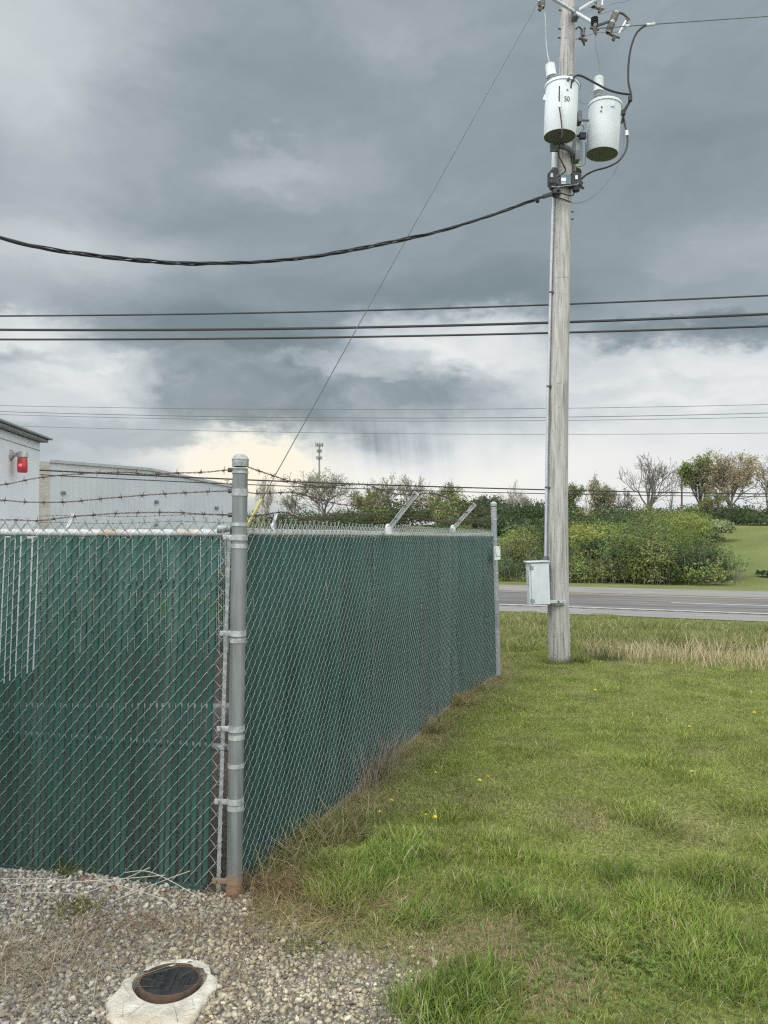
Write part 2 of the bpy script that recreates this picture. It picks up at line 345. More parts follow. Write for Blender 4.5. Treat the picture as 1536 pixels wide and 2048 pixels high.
MT['painty'] = mat('road_paint_yellow', (.55, .42, .13), (.36, .30, .15), 0.8, scale=5, mixlo=.5, mixhi=.75)
MT['rumble'] = mat('rumble_groove', (.06, .06, .062), (.09, .09, .09), 0.95)
MT['redlens'] = mat('red_lens', (.30, .035, .04), (.36, .045, .05), 0.25, scale=6, emit=((1.0, .06, .07), 0.10))
MT['redbulb'] = mat('lit_red_lamp', (.9, .1, .1), (.9, .1, .1), 0.3, emit=((1.0, .07, .08), 2.0))
MT['lampmetal'] = mat('lamp_metal', (.36, .36, .35), (.46, .46, .45), 0.5, 0.3, scale=16)
MT['tower'] = mat('tower_steel', (.17, .175, .18), (.24, .245, .25), 0.6, 0.3, scale=2)
cracks(MT['polewood'])
MT['flower'] = mat('dandelion_yellow', (.80, .60, .03), (.85, .68, .06), 0.7, scale=40)
MT['stem'] = mat('green_stem', (.12, .17, .05), (.15, .20, .06), 0.7)
MT['mulch'] = mat('leaf_mulch', (.030, .028, .025), (.105, .092, .080), 0.95, scale=45, bump=0.03, bscale=45, spec=0.1)
MT['straw'] = mat('dead_straw', 0.8, 1.15, 0.8, scale=4, attr=True, spec=0.15)

# ------------------------------------------------------------------ terrain
RD = Vector((.9165, -.400, 0)); RN = Vector((.400, .9165, 0))     # along / across the road
def tval(x, y): return .400*x + .9165*y
# fence plan
P0 = G(468, 1800); P0 = Vector((P0.x, P0.y, 0)); PB = G(914, 1400); PC = G(996, 1352)
BACKDIR = Vector((-.977, .21, 0)); FR = Vector((-.977, .21, 0)).normalized()
def inside_yard(x, y):
    x = np.asarray(x); y = np.asarray(y)
    xs = np.interp(y, [P0.y, PB.y, PC.y], [P0.x, PB.x, PC.x])
    yfront = P0.y-(x-P0.x)*(.21/.977); yback = PC.y-(x-PC.x)*(.21/.977)
    return (x < xs) & (y > yfront) & (y < yback) & (x > -9)
def gravel_f(x, y):
    n = (vnoise(x, y, 2.2, 4, 1)-.5)*0.42
    a = x-.10+n
    b = np.where(x > -.62, y-(3.56-.46*(x+.6))+n*.7, -1.0)
    f = np.maximum(a, b)
    return np.where(inside_yard(x, y) | ((x < -.62) & (y < 6)), -1.0, f)
def hz(x, y):
    x = np.asarray(x, float); y = np.asarray(y, float); t = tval(x, y)
    z = -1.03*sstep(12.3, 26.5, t)
    far = np.clip(t-46, 0, None)
    z = z + np.where(t > 46, -0.10*sstep(44.5, 49, t) + .083*np.clip(t-50, 0, 52) + .01*np.clip(t-102, 0, 400), 0)
    fade = sstep(46, 60, t)*1.0
    z = z + fade*(vnoise(x, y, .03, 3, 4)-.5)*2.2
    near = (vnoise(x, y, .9, 4, 2)-.5)*.05
    z = z + near*(1-sstep(20, 27, t))
    # little mound of gravel against the front fence
    z = z + .05*np.exp(-((x+1.55)/.55)**2-((y-3.75)/.35)**2)
    z = z - .06*np.exp(-(((x+.845)/.16)**2+((y-2.93)/.16)**2)**2)
    z = z + .04*np.exp(-((x-.0)/.35)**2-((y-4.0)/.5)**2)
    return z
def dry(x, y):
    d = vnoise(x, y, .75, 4, 11)*.42 + vnoise(x, y, 2.9, 4, 12)*.42 - .24
    def sp(px, py, rx, ry, a):
        c = G(px, py); return a*np.exp(-((x-c.x)/rx)**2-((y-c.y)/ry)**2)
    d = d + sp(1190, 1635, .25, .28, .30)+sp(1400, 1650, .3, .3, .22)+sp(1080, 1960, .3, .22, .5)+sp(930, 1900, .4, .2, .45)+sp(1000, 1850, .25, .15, .25)
    d = d + sp(1010, 1560, .3, .25, .12)+sp(1320, 1500, .5, .4, .10)
    d = d - sp(770, 1740, .35, .4, .35)-sp(1100, 1700, .5, .3, .22)-sp(1420, 1850, .6, .6, .25)-sp(960, 1960, .12, .2, .3)-sp(1250, 1500, .3, 1.2, .2)
    # beside the fence
    xs = np.interp(y, [P0.y, PB.y, PC.y], [P0.x, PB.x, PC.x]); q = x-xs
    d = d + .34*np.exp(-(q/.30)**2)*(q > -.1)
    d = d + .06*sstep(9.5, 11.5, tval(x, y))
    return np.clip(d, 0, 1)
GREEN = np.array([.240, .286, .076]); BRIGHT = np.array([.246, .318, .072]); DRYC = np.array([.44, .38, .23]); OLIVE = np.array([.285, .295, .115])
def grass_col(x, y, rnd):
    d = dry(x, y)
    b = sstep(.25, .05, d)[:, None]; c = GREEN*(1-b)+BRIGHT*b
    k = sstep(.2, .55, d)[:, None]; c = c*(1-k)+OLIVE*1.15*k
    pd = np.clip(d*.65+.02, .13, .65); k = (rnd < pd)[:, None]
    return np.where(k, DRYC, c)
def lines(lo, hi, step, out_lo, out_hi, g=1.13):
    a = list(np.arange(lo, hi, step)); s = step; v = a[-1]
    while v < out_hi: s *= g; v += s; a.append(v)
    s = step; v = lo; b = []
    while v > out_lo: s *= g; v -= s; b.append(v)
    return np.array(b[::-1]+a)
gx = lines(-3.2, 6.0, .05, -700, 700); gy = lines(2.0, 13.0, .05, -60, 1200, 1.06)
GX, GY = np.meshgrid(gx, gy); gxf = GX.ravel(); gyf = GY.ravel(); gz = hz(gxf, gyf)
tt = tval(gxf, gyf)
gf = gravel_f(gxf, gyf); gm = (1-sstep(-.10, .08, gf))[:, None]
dd = dry(gxf, gyf)[:, None]
soil = np.array([.13, .125, .055])*(1-dd)+np.array([.24, .19, .115])*dd
soil = soil*(1-.6*sstep(.55, .2, dd))+GREEN*.8*.6*sstep(.55, .2, dd)
gcol = np.array([.19, .172, .145])*(.75+.5*vnoise(gxf, gyf, 3, 4, 5)[:, None])
yard = (inside_yard(gxf, gyf))[:, None]
gcol = np.where(yard, np.array([.075, .068, .058]), gcol)
c = soil*(1-gm)+gcol*gm
farv = sstep(11.5, 16, tt)[:, None]
verge = np.array([.165, .175, .070])*(.75+.5*vnoise(gxf, gyf, .5, 4, 6)[:, None])
c = c*(1-farv)+verge*farv
hill = sstep(47, 52, tt)[:, None]
stripe = (np.sin(tval(gxf, gyf)*2.6+vnoise(gxf, gyf, .1, 2, 8)*5)*.5+.5)[:, None]
hc = np.array([.150, .178, .064])*(.60+.45*vnoise(gxf, gyf, .35, 4, 9)[:, None]+.24*stripe)
c = c*(1-hill)+hc*hill
nx, ny = len(gx), len(gy)
ii = np.arange(nx-1)[None, :]+nx*np.arange(ny-1)[:, None]; ii = ii.ravel()
ground = np_mesh('ground', np.stack([gxf, gyf, gz], 1), np.stack([ii, ii+1, ii+nx+1, ii+nx], 1), MT['ground'], col=c, smooth=True)
tag(ground, kind='structure')

# ------------------------------------------------------------------ road (local x along, y across)
def road_strip(name, t0, t1, z, m, s0=-260, s1=260, parts=1, label=None):
    b = MB(); n = 60
    for i in range(n):
        a0 = s0+(s1-s0)*i/n; a1 = s0+(s1-s0)*(i+1)/n
        b.add([(a0, t0, z), (a1, t0, z), (a1, t1, z), (a0, t1, z)], [(0, 1, 2, 3)])
    o = b.build(name, m); o.rotation_euler = (0, 0, math.atan2(RD.y, RD.x)); return tag(o, kind='structure')
ROADZ = -1.0
road_strip('road', 30.2, 38.9, ROADZ, MT['asphalt'])
road_strip('road_shoulder', 27.9, 30.2, ROADZ-.004, MT['shoulder'])
road_strip('road_shoulder', 38.9, 43.4, ROADZ-.004, MT['shoulder'])
road_strip('road_edge_line', 30.62, 30.80, ROADZ+.006, MT['paintw'])
road_strip('road_edge_line', 38.0, 38.18, ROADZ+.006, MT['painty'])
for i in range(-8, 9):
    s = .9+i*16.5
    road_strip('road_lane_dash', 34.25, 34.42, ROADZ+.006, MT['paintw'], s-2.8, s+2.8)
b = MB()
for i in range(-300, 300):
    s = i*.62+random.uniform(-.04, .04); b.add([(s, 30.22, 0), (s+.28, 30.22, 0), (s+.28, 30.52, 0), (s, 30.52, 0)], [(0, 1, 2, 3)])
o = b.build('road_rumble_strip', MT['rumble']); o.location.z = ROADZ+.004; o.rotation_euler = (0, 0, math.atan2(RD.y, RD.x)); tag(o, kind='structure')

# ------------------------------------------------------------------ chain-link fence
fence = empty('chain_link_fence', P0, 'green slatted chain link fence with barbed wire round the utility yard', 'fence')
D = .066; DV = .076; FH = 1.782
class Panel:
    def __init__(s, A, B, sh0, sh1, z0=.02, flip=1):
        s.A = Vector((A[0], A[1], 0)); s.B = Vector((B[0], B[1], 0)); s.L = (s.B-s.A).length; s.d = (s.B-s.A)/s.L
        s.n = Vector((s.d.y, -s.d.x, 0))*flip; s.sh0 = Vector(sh0); s.sh1 = Vector(sh1); s.z0 = z0
    def P(s, u, v, w):      # numpy arrays
        u, v, w = np.broadcast_arrays(u, v, w); k = (u/s.L)[..., None]; q = (v/1.75)[..., None]
        return (np.array(s.A)+u[..., None]*np.array(s.d)+w[..., None]*np.array(s.n)+(np.array(s.sh0)*(1-k)+np.array(s.sh1)*k)*q + v[..., None]*np.array([0, 0, 1.]))
    def p(s, u, v, w=0.0): return Vector(s.P(np.array(u), np.array(v), np.array(w)).tolist())
def sweep_np(C, r, ns=4):        # C: (m, n, 3) centre lines -> verts, faces
    m, n, _ = C.shape
    T = np.gradient(C, axis=1); T /= np.linalg.norm(T, axis=2, keepdims=True)+1e-9
    ref = np.array([.31, .22, -.92]); ref = ref/np.linalg.norm(ref)
    a = np.cross(T, np.array([.577, -.61, .05])); a /= np.linalg.norm(a, axis=2, keepdims=True)+1e-9; b2 = np.cross(T, a)
    V = []
    for k in range(ns):
        w = 2*math.pi*(k+.5)/ns; V.append(C+(a*math.cos(w)+b2*math.sin(w))*r)
    V = np.stack(V, 2).reshape(-1, 3)
    idx = np.arange(m*n*ns).reshape(m, n, ns); A = idx[:, :-1, :]; Bq = idx[:, 1:, :]
    Fq = np.stack([A, np.roll(A, -1, 2), np.roll(Bq, -1, 2), Bq], -1).reshape(-1, 4)
    return V, Fq
def make_mesh(pan, u0, u1, r=.0019, a=.0085, fine=True):
    n = int((u1-u0)/(D/2)); H = FH+.012; per = int(H/DV)+2
    seq = [(-.0018, 0, 0), (.12*D/2, .06, .92), (.5*D/2, .25, 1), (.88*D/2, .44, .92), (D/2+.0018, .5, 0), (.88*D/2, .56, -.92), (.5*D/2, .75, -1), (.12*D/2, .94, -.92)]
    if not fine: seq = [seq[0], seq[2], seq[4], seq[6]]
    hs = len(seq)//2; m_ = len(seq)*per+1; C = np.zeros((n, m_, 3))
    for par in (0, 1):
        pts = np.array([(seq[q % len(seq)][0], (seq[q % len(seq)][1]+q//len(seq)-.5*par-per)*DV+H, seq[q % len(seq)][2]*a) for q in range(par*hs, par*hs+m_)])
        C[par::2] = pts[None]
    C[:, :, 0] += (u0+np.arange(n)*D/2)[:, None]
    sag = (vnoise(C[:, :, 0], C[:, :, 1], 1.2, 3, 21)-.5)
    C[:, :, 2] += sag*.02
    C[:, :, 0] += (vnoise(C[:, :, 0], C[:, :, 1], 3.0, 2, 23)-.5)*.010
    V, Fq = sweep_np(pan.P(C[:, :, 0], C[:, :, 1], C[:, :, 2]), r, 4)
    # twisted barbs along the top selvage
    bs = []
    for i in range(2, n, 2):
        u = u0+i*D/2; h = H-.004+random.uniform(-.006, .004); ln = .026+random.uniform(-.004, .005); sp = random.uniform(.004, .010)
        for sg in (1, -1):
            bs.append([(u+sg*D*.36, h-.030, .004*sg), (u+sg*.004, h, .003*sg), (u-sg*.003, h+ln*.5, -.003*sg), (u+sg*.002, h+ln*.75, .002), (u+sg*sp, h+ln, .004*sg)])
    Bc = np.array(bs); V2, F2 = sweep_np(pan.P(Bc[:, :, 0], Bc[:, :, 1], Bc[:, :, 2]), r*1.25, 4)
    return np_mesh('chain_link_mesh', np.concatenate([V, V2]), np.concatenate([Fq, F2+len(V)]), MT['wire'], fence, smooth=True)
def make_slats(pan, u0, u1, w=.0265, top=1.725, skip=()):
    n = int((u1-u0)/(D/2)); V = []; Fq = []; CC = []
    prof = [(-.5, .0), (-.42, .0026), (-.15, .0034), (.15, .0034), (.42, .0026), (.5, 0), (.42, -.0026), (-.42, -.0026)]; k = len(prof)
    for i in range(n):
        if i in skip: continue
        uc = u0+(i+.5)*D/2+random.gauss(0, .0010); tilt = random.gauss(0, .16); tp = top+random.gauss(0, .006); bo = pan.z0+.035+random.gauss(0, .002)
        ww = w*random.uniform(.95, 1.04); b0 = len(V)*1; cs = np.array([.0175, .062, .052])*random.gauss(1, .13)+np.array([.012, .012, .011])*random.random()**3; CC += [cs*.94+np.array([.012, .010, .006]), cs, cs, cs*1.04]
        rows = [bo, bo+.5, bo+1.0, tp]; lean = random.gauss(0, .0016)
        for j, v in enumerate(rows):
            off = random.gauss(0, .0006)+lean*(j-1.5)
            wb = float(vnoise(uc, v, 1.2, 3, 21)-.5)*.02; ub = float(vnoise(uc, v, 3.0, 2, 23)-.5)*.010
            for (x, y) in prof: V.append((uc+ub+off+x*ww*math.cos(tilt), v, wb+y+x*ww*math.sin(tilt)))
        for j in range(3):
            for q in range(k): Fq.append((b0+j*k+q, b0+j*k+(q+1) % k, b0+(j+1)*k+(q+1) % k, b0+(j+1)*k+q))
        Fq.append((b0+3*k, b0+3*k+1, b0+3*k+6, b0+3*k+7)); Fq.append((b0+3*k+1, b0+3*k+2, b0+3*k+5, b0+3*k+6)); Fq.append((b0+3*k+2, b0+3*k+3, b0+3*k+4, b0+3*k+5))
    A = np.array(V); return np_mesh('privacy_slats', pan.P(A[:, 0], A[:, 1], A[:, 2]), Fq, MT['slat'], fence, col=np.repeat(np.array(CC), 8, 0))
def rail(pan, u0, u1, z, r, w=-.022, name='top_rail', m=None):
    b = MB(); b.tube([pan.p(u0+(u1-u0)*i/10, z+random.uniform(-.003, .003), w) for i in range(11)], r, 12); return b.build(name, m or MT['rail'], fence, True)
LEAN = Vector((.030, 0, 0))
front = Panel(P0, P0+FR*3.9, (.048, -.010, 0), (.048, -.010, 0), .025, -1)
sideA = Panel(P0, PB, (.030, 0, 0), (-.005, 0, 0), .0, 1)
sideB = Panel(PB, PC, (-.005, 0, 0), (-.05, 0, 0), .0, 1)
back = Panel(PC, PC+Vector((-.977, .21, 0)).normalized()*8.0, (-.05, 0, 0), (0, 0, 0), .02, 1)
make_mesh(front, .075, 3.9, a=-.0085); make_slats(front, .075+D*.95, 3.9, w=.0257)
make_mesh(sideA, .02, sideA.L, a=.0105); make_slats(sideA, .06, sideA.L, w=.0285, skip=())
make_mesh(sideB, .0, sideB.L-.03); make_slats(sideB, .0, sideB.L-.04, w=.0285)
make_mesh(back, .05, 8.0, fine=False); make_slats(back, .05, 8.0)
rail(front, .085, 3.9, 1.745, .019); rail(sideA, .03, sideA.L, 1.748, .019); rail(sideB, 0, sideB.L, 1.748, .019); rail(back, 0, 8.0, 1.748, .019)
rail(front, .03, 3.9, .70, .019, -.05, 'brace_rail', MT['galv'])
b = MB()   # locking channel at the slat feet of the front panel
b.box(front.p(1.98, .034, .0), (3.65, .018, .036), Matrix.Rotation(math.atan2(FR.y, FR.x), 3, 'Z')); b.build('slat_channel', MT['slat_plain'], fence)

def post(name, base, top, r, m, capr=1.09, below=.12):
    base = Vector(base); top = Vector(top); ax = (top-base).normalized(); Lh = (top-base).length
    b = MB(); b.lathe([(r, -below), (r, Lh-.075), (r*.98, Lh-.07)], base, ax, 28); o = b.build(name, m, fence, True)
    c = MB(); R_ = r*capr
    c.lathe([(R_*.96, Lh-.062), (R_*1.0, Lh-.058), (R_*1.0, Lh-.032), (R_*1.05, Lh-.030), (R_*1.05, Lh-.025), (R_*.96, Lh-.021), (R_*.78, Lh-.010), (R_*.45, Lh-.002), (0, Lh)], base, ax, 28)
    c.build('post_cap', MT['band'], o, True)
    return o, base, ax, Lh
ptop = at(481, 908, P0.y)
cpost, cb, cax, cL = post('corner_post', P0, ptop, .0365, MT['galv_post'])
def along(py): # height along the post for a picture row
    z = at(475, py, P0.y).z; return cb+cax*(z/cax.z)
def ring(py, h, thick, m=MT['band'], par=cpost, name='post_band', r=.0365):
    c = along(py); b = MB(); b.lathe([(r+.0002, -h/2), (r+thick, -h/2), (r+thick, h/2), (r+.0002, h/2)], c, cax, 28); return b.build(name, m, par, True)
for py, h in ((1092, .022), (1280, .022), (1473, .024), (1530, .020), (1614, .024), (1778, .026), (985, .034), (945, .012), (1049, .018), (1796, .016)):
    ring(py, h, .003 if py != 1796 else .004, MT['band'] if py < 1700 else MT['galv_post'])
bar_pts = [at(459, 1062, P0.y+.03), at(452, 1265, P0.y+.03), at(445, 1500, P0.y+.03), at(436, 1796, P0.y+.03)]
b = MB()
for i in range(3):
    pa, pb = bar_pts[i], bar_pts[i+1]; dr = (pa-pb).normalized(); sx = Vector((1, 0, 0)); sy = dr.cross(sx).normalized(); sx = sy.cross(dr)
    rm = Matrix((sx, sy, dr)).transposed(); b.box((pa+pb)/2, (.018, .006, (pa-pb).length+.002), rm)
b.build('tension_bar', MT['band'], fence)
for py in (1075, 1266, 1456, 1601, 1759):   # band with a flat tab reaching out to the tension bar
    c = along(py); b = MB(); m_ = MT['band'] if py < 1700 else MT['galv_post']
    b.lathe([(.0367, -.014), (.0405, -.014), (.0405, .014), (.0367, .014)], c, cax, 28)
    tx = np.interp(py, [1062, 1796], [459, 436])-10; e = at(tx, py, P0.y-.005); s_ = c+Vector((-.03, -.008, 0))
    md = (e+s_)/2; dv = (s_-e); rm = Matrix.Rotation(math.atan2(dv.y, dv.x), 3, 'Z'); b.box(md+Vector((0, -.012, 0)), (dv.length+.01, .006, .026), rm, bev=.002)
    bo = e+Vector((.008, -.012, 0)); b.lathe([(.0001, -.012), (.009, -.012), (.010, -.006), (.010, .004)], bo, (0, 1, 0), 8)
    b.build('tension_band', m_, cpost, True)
# far corner post
ft = at(987, 1003, PC.y)
fpost, fb, fax, fL = post('corner_post', PC, ft, .036, MT['galv'])
for hgt in (.55, .95, 1.32, 1.70, 1.95, 2.06, 1.28):
    b = MB(); b.lathe([(.0362, -.011), (.0395, -.011), (.0395, .011), (.0362, .011)], fb+fax*hgt, fax, 20); b.build('post_band', MT['band'], fpost, True)
for k, (pan, u) in enumerate(((sideA, 2.2), (sideB, .0), (back, 3.0), (back, 5.75))):
    b = MB(); b.tube([pan.p(u, -.1, -.06), pan.p(u, 1.73, -.05)], .024, 12); b.build('line_post', MT['galv'], fence, True)
def arm(p, q, w=.036):
    d = (q-p).normalized(); s_ = d.cross(Vector((0, 1, 0))); s_ = s_.normalized(); t_ = d.cross(s_)
    rm = Matrix((s_, t_, d)).transposed(); b = MB(); c = (p+q)/2; L_ = (q-p).length
    b.box(c, (w, .004, L_), rm, bev=.001); b.box(c+rm@Vector((-w/2+.002, .013, 0)), (.004, .022, L_), rm); b.box(c+rm@Vector((w/2-.002, .013, 0)), (.004, .022, L_), rm)
    b.lathe([(.027, -.03), (.029, -.03), (.029, .02), (.02, .045), (.001, .05)], p-Vector((0, 0, .01)), (0, 0, 1), 14)
    for f in (.33, .63, .93): b.tube([p.lerp(q, f)-t_*.012, p.lerp(q, f)+t_*.006], .007, 6)
    return b.build('extension_arm', MT['rail'], fence)
A1p, A1q = at(777, 1058, 5.80), at(834, 985, 5.68)
A2p, A2q = at(906, 1057, PB.y-.02), at(950, 1008, PB.y-.1)
arm(A1p, A1q); arm(A2p, A2q)
arm(at(546, 1052, 10.05), at(553, 1029, 10.25)); arm(at(136, 1056, 10.9), at(148, 1028, 11.1))
def barbed(pts, name='barbed_wire', gap=.112, r=.0018):
    C = crom(pts, 10); Ls = [0]
    for i in range(1, len(C)): Ls.append(Ls[-1]+(C[i]-C[i-1]).length)
    tot = Ls[-1]; n = max(20, int(tot/.012)); b = MB()
    arr = np.array([tuple(q) for q in C]); ss = np.linspace(0, tot, n)
    PX = np.stack([np.interp(ss, Ls, arr[:, k]) for k in range(3)], 1)
    for ph in (0, math.pi):
        w = ss/.075*2*math.pi+ph
        Q = PX.copy(); Q[:, 2] += np.cos(w)*.0026; Q[:, 1] += np.sin(w)*.0026
        V, Fq = sweep_np(Q[None], r, 4); b.add(V.tolist(), Fq.tolist())
    s = random.uniform(.03, gap)
    while s < tot-.02:
        i = min(int(s/tot*(n-1)), n-2); p = Vector(PX[i].tolist()); t = (Vector(PX[i+1].tolist())-p).normalized()
        ang0 = random.uniform(0, 3)
        for j in range(4):
            ang = ang0+j*math.pi/2+random.uniform(-.4, .4); a = t.orthogonal().normalized(); c_ = t.cross(a); dv = a*math.cos(ang)+c_*math.sin(ang)
            o_ = t*(random.uniform(-.006, .006)); b.tube([p+o_-dv*.002, p+o_+dv*.008, p+o_+dv*.021+t*random.uniform(-.008, .008)], [.0020, .0018, .0007], 4, cap=False)
        b.tube([p-t*.008, p+t*.008], .0046, 6)
        s += gap*random.uniform(.9, 1.1)
    return b.build(name, MT['barb'], fence)
def yfront(px):   # depth on the front panel for a picture column
    x = (px-768)/F; # P0 + FR*u : X = x*Y
    u = (x*P0.y-P0.x)/(FR.x-x*FR.y); return P0.y+FR.y*u
for L_ in ([(-330, 1000), (-150, 985), (0, 970), (75, 956), (155, 948), (215, 945), (262, 945), (300, 949), (350, 946), (400, 945), (456, 940)],
           [(-330, 980), (-150, 992), (0, 1000), (50, 1004), (130, 1004), (220, 996), (310, 989), (400, 984), (458, 982)],
           [(-330, 1046), (-150, 1042), (0, 1040), (35, 1040), (80, 1041), (160, 1032), (255, 1026), (350, 1025), (400, 1028), (458, 1030)]):
    barbed([at(x, y, yfront(x)) for x, y in L_])
def curveY(L_, ya, yb):
    x0, x1 = L_[0][0], L_[-1][0]
    return [at(x, y, 1/((1/ya)+(1/yb-1/ya)*(x-x0)/(x1-x0))) for x, y in L_]
ya = P0.y+.02
barbed(curveY([(496, 934), (530, 946), (590, 965), (640, 973), (680, 971), (730, 969), (785, 987), (832, 989)], ya, 5.68))
barbed(curveY([(496, 985), (520, 987), (590, 986), (640, 999), (690, 1010), (740, 1008), (775, 1003), (813, 1012)], ya, 5.72))
barbed(curveY([(496, 1034), (530, 1029), (570, 1025), (610, 1038), (660, 1036), (720, 1031), (793, 1038)], ya, 5.76))
barbed(curveY([(832, 989), (870, 987), (905, 1000), (948, 1010)], 5.68, PB.y-.1))
barbed(curveY([(813, 1012), (850, 1012), (890, 1020), (935, 1025)], 5.72, PB.y-.08))
barbed(curveY([(793, 1038), (840, 1036), (880, 1043), (922, 1042)], 5.76, PB.y-.06))
barbed(curveY([(948, 1010), (966, 1016), (984, 1018)], PB.y-.1, PC.y)); barbed(curveY([(935, 1025), (960, 1036), (984, 1037)], PB.y-.08, PC.y)); barbed(curveY([(922, 1042), (950, 1046), (985, 1047)], PB.y-.06, PC.y))
for dz in (0, .10, .20):
    barbed([back.p(u, 1.83+dz, .06+dz)+Vector((0, 0, .012*math.sin(u*3+dz*9))) for u in np.linspace(.05, 8.0, 18)], gap=.14)
def stub(px, py, Y, par=fence):    # clamp that ties a strand to the corner post
    b = MB(); p = at(px, py, Y); b.tube([p, p+Vector((.05, 0, 0))], .011, 8); b.build('wire_clamp', MT['ironrust'], cpost)
for q in ((456, 940), (456, 982), (456, 1030)): stub(q[0], q[1], P0.y)
b = MB(); pe = at(448, 1057, P0.y+.03); b.tube([pe+Vector((-.03, 0, 0)), pe+Vector((.035, 0, -.002))], .0235, 14); b.tube([pe+Vector((.035, 0, 0)), pe+Vector((.075, 0, .004))], .012, 10); b.build('rail_end_cup', MT['galv'], fence, True)

# notice on the far post
sg = empty('notice_sign', at(987, 1106, PC.y-.12), 'small white notice plate wired to the fence by the far corner post', 'sign')
sd_ = sideB.d; sn = sideB.n; rm = Matrix((sd_, -sn, Vector((0, 0, 1)))).transposed()
sc = at(987, 1106, PC.y-.22)+sn*.05; b = MB(); b.box(sc, (.24, .004, .165), rm, bev=.0015); b.build('plate', MT['white'], sg)
for q, sz in (((-.085, -.0035, .02), (.010, .002, .09)), ((-.07, -.0035, -.018), (.030, .002, .022)), ((0, -.0035, -.042), (.20, .002, .005)), ((.085, -.0035, .066), (.012, .002, .02))):
    b = MB(); b.box(sc+rm@Vector(q), sz, rm); b.build('printed_mark', MT['black'], sg)

# ------------------------------------------------------------------ yard behind the fence
b = MB(); Ab = G(-260, 1476); Bb = Vector((-1.05, 6.75, 0)); n = 24
pts = [(-5.2, 6.7), (-3.75, 6.72), (-1.9, 6.72), (-.62, 6.6)]
kz = .27
b.box((-2.85, 6.72, kz/2-.05), (4.6, .16, kz+.1), bev=.012); tag(b.build('kerb_wall', MT['kerb']), 'low pale concrete kerb inside the fence holding back the mulch bed', 'kerb')
mv = []; mf = []; nn = 50; mm = 40
for j in range(mm+1):
    for i in range(nn+1):
        x = -5.1+4.7*i/nn; y = 6.81+2.9*j/mm; mv.append((x, y, .22+.10*float(vnoise(x, y, 3, 4, 31))-.02*(j == 0)))
for j in range(mm):
    for i in range(nn): k = j*(nn+1)+i; mf.append((k, k+1, k+nn+2, k+nn+1))
tag(np_mesh('mulch', mv, mf, MT['mulch'], smooth=True), kind='structure')

# ------------------------------------------------------------------ white building with red lamp
wa = Vector((-3.735, 7.48, 0)); wc = Vector((-3.84, 8.55, 0)); wd = (wc-wa).normalized(); wn = Vector((wd.y, -wd.x, 0))
wh = empty('white_building', wc, 'white building with sloping roof edge and red lamp at the left edge', 'building')
rmw = Matrix((wd, wn, Vector((0, 0, 1)))).transposed()   # x along wall, y outward
ztop = 1.72+190/F*8.55
b = MB(); Lw = 7.0
b.box(wc-wd*Lw/2-wn*2.5+Vector((0, 0, ztop/2)), (Lw, 5.0, ztop), rmw); b.build('wall', MT['stucco'], wh)
zl = 1.72+174/F*8.55
b = MB(); b.box(wc-wd*Lw/2+wn*.002+Vector((0, 0, zl)), (Lw, .006, .008), rmw); b.build('panel_joint', MT['trim'], wh)
b = MB()
b.box(wc-wd*(Lw/2-.02)-wn*2.46+Vector((0, 0, ztop+.02)), (Lw+.04, 5.08, .03), rmw, bev=.006)
b.box(wc-wd*(Lw/2-.03)-wn*2.45+Vector((0, 0, ztop+.048)), (Lw+.08, 5.14, .022), rmw, bev=.006); b.build('roof', MT['trim'], wh)
# lamp
Yl = 7.72; lx = wa.x+(wc.x-wa.x)*(Yl-wa.y)/(wc.y-wa.y); lz = at(22, 910, Yl).z
lamp = empty('wall_lamp', (lx, Yl, lz), 'jar shaped wall lamp with glowing red glass on the white building', 'lamp')
o0 = Vector((lx, Yl, lz)); b = MB(); b.lathe([(.0001, .03), (.03, .03), (.055, .012), (.058, 0)], o0, wn, 20); b.build('wall_plate', MT['lampmetal'], lamp, True)
b = MB(); jc = o0+wn*.115; b.tube([o0+wn*.01, o0+wn*.06+Vector((0, 0, .008)), jc+Vector((0, 0, .012))], .022, 12); b.lathe([(.0001, .036), (.045, .034), (.052, .022), (.052, -.022), (.047, -.026)], jc, (0, 0, 1), 20); b.build('lamp_cap', MT['lampmetal'], lamp, True)
b = MB(); b.lathe([(.046, -.026), (.050, -.10), (.048, -.165), (.040, -.178), (.0001, -.18)], jc, (0, 0, 1), 20); gl = b.build('glass_jar', MT['redlens'], lamp, True)
b = MB(); b.lathe([(.0001, -.09), (.014, -.094), (.019, -.105), (.014, -.116), (.0001, -.12)], jc-Vector((0, .042, 0)), (0, 0, 1), 12); b.build('bulb_glow', MT['redbulb'], lamp, True)

# ------------------------------------------------------------------ grey warehouse
Ya, Yb = 36.0, 45.0
def wY(px):
    xa, xb = ray(77, 0)[0]*1.0, 0; X0 = (77-768)/F*Ya; X1 = (472-768)/F*Yb; x = (px-768)/F
    k = (x*Ya-X0)/((X1-X0)-x*(Yb-Ya)); return Ya+k*(Yb-Ya)
whs = empty('grey_warehouse', (at(270, 1000, wY(270)).x, wY(270), 0), 'long grey metal sided warehouse beyond the fence with low gabled roofline', 'building')
def wp(px, py): return at(px, py, wY(px))
def wpz(px, z): v = at(px, 1000, wY(px)); v.z = z; return v
ridge = [(98, 923.5), (300, 940), (470, 975), (478, 977)]
b = MB()
front_top = [wp(*q) for q in ridge]; wdn = (front_top[2]-front_top[0]); wdn.z = 0; wdn.normalize(); wnn = Vector((-wdn.y, wdn.x, 0))
bk = 18.0; nr = 0
top = []; 
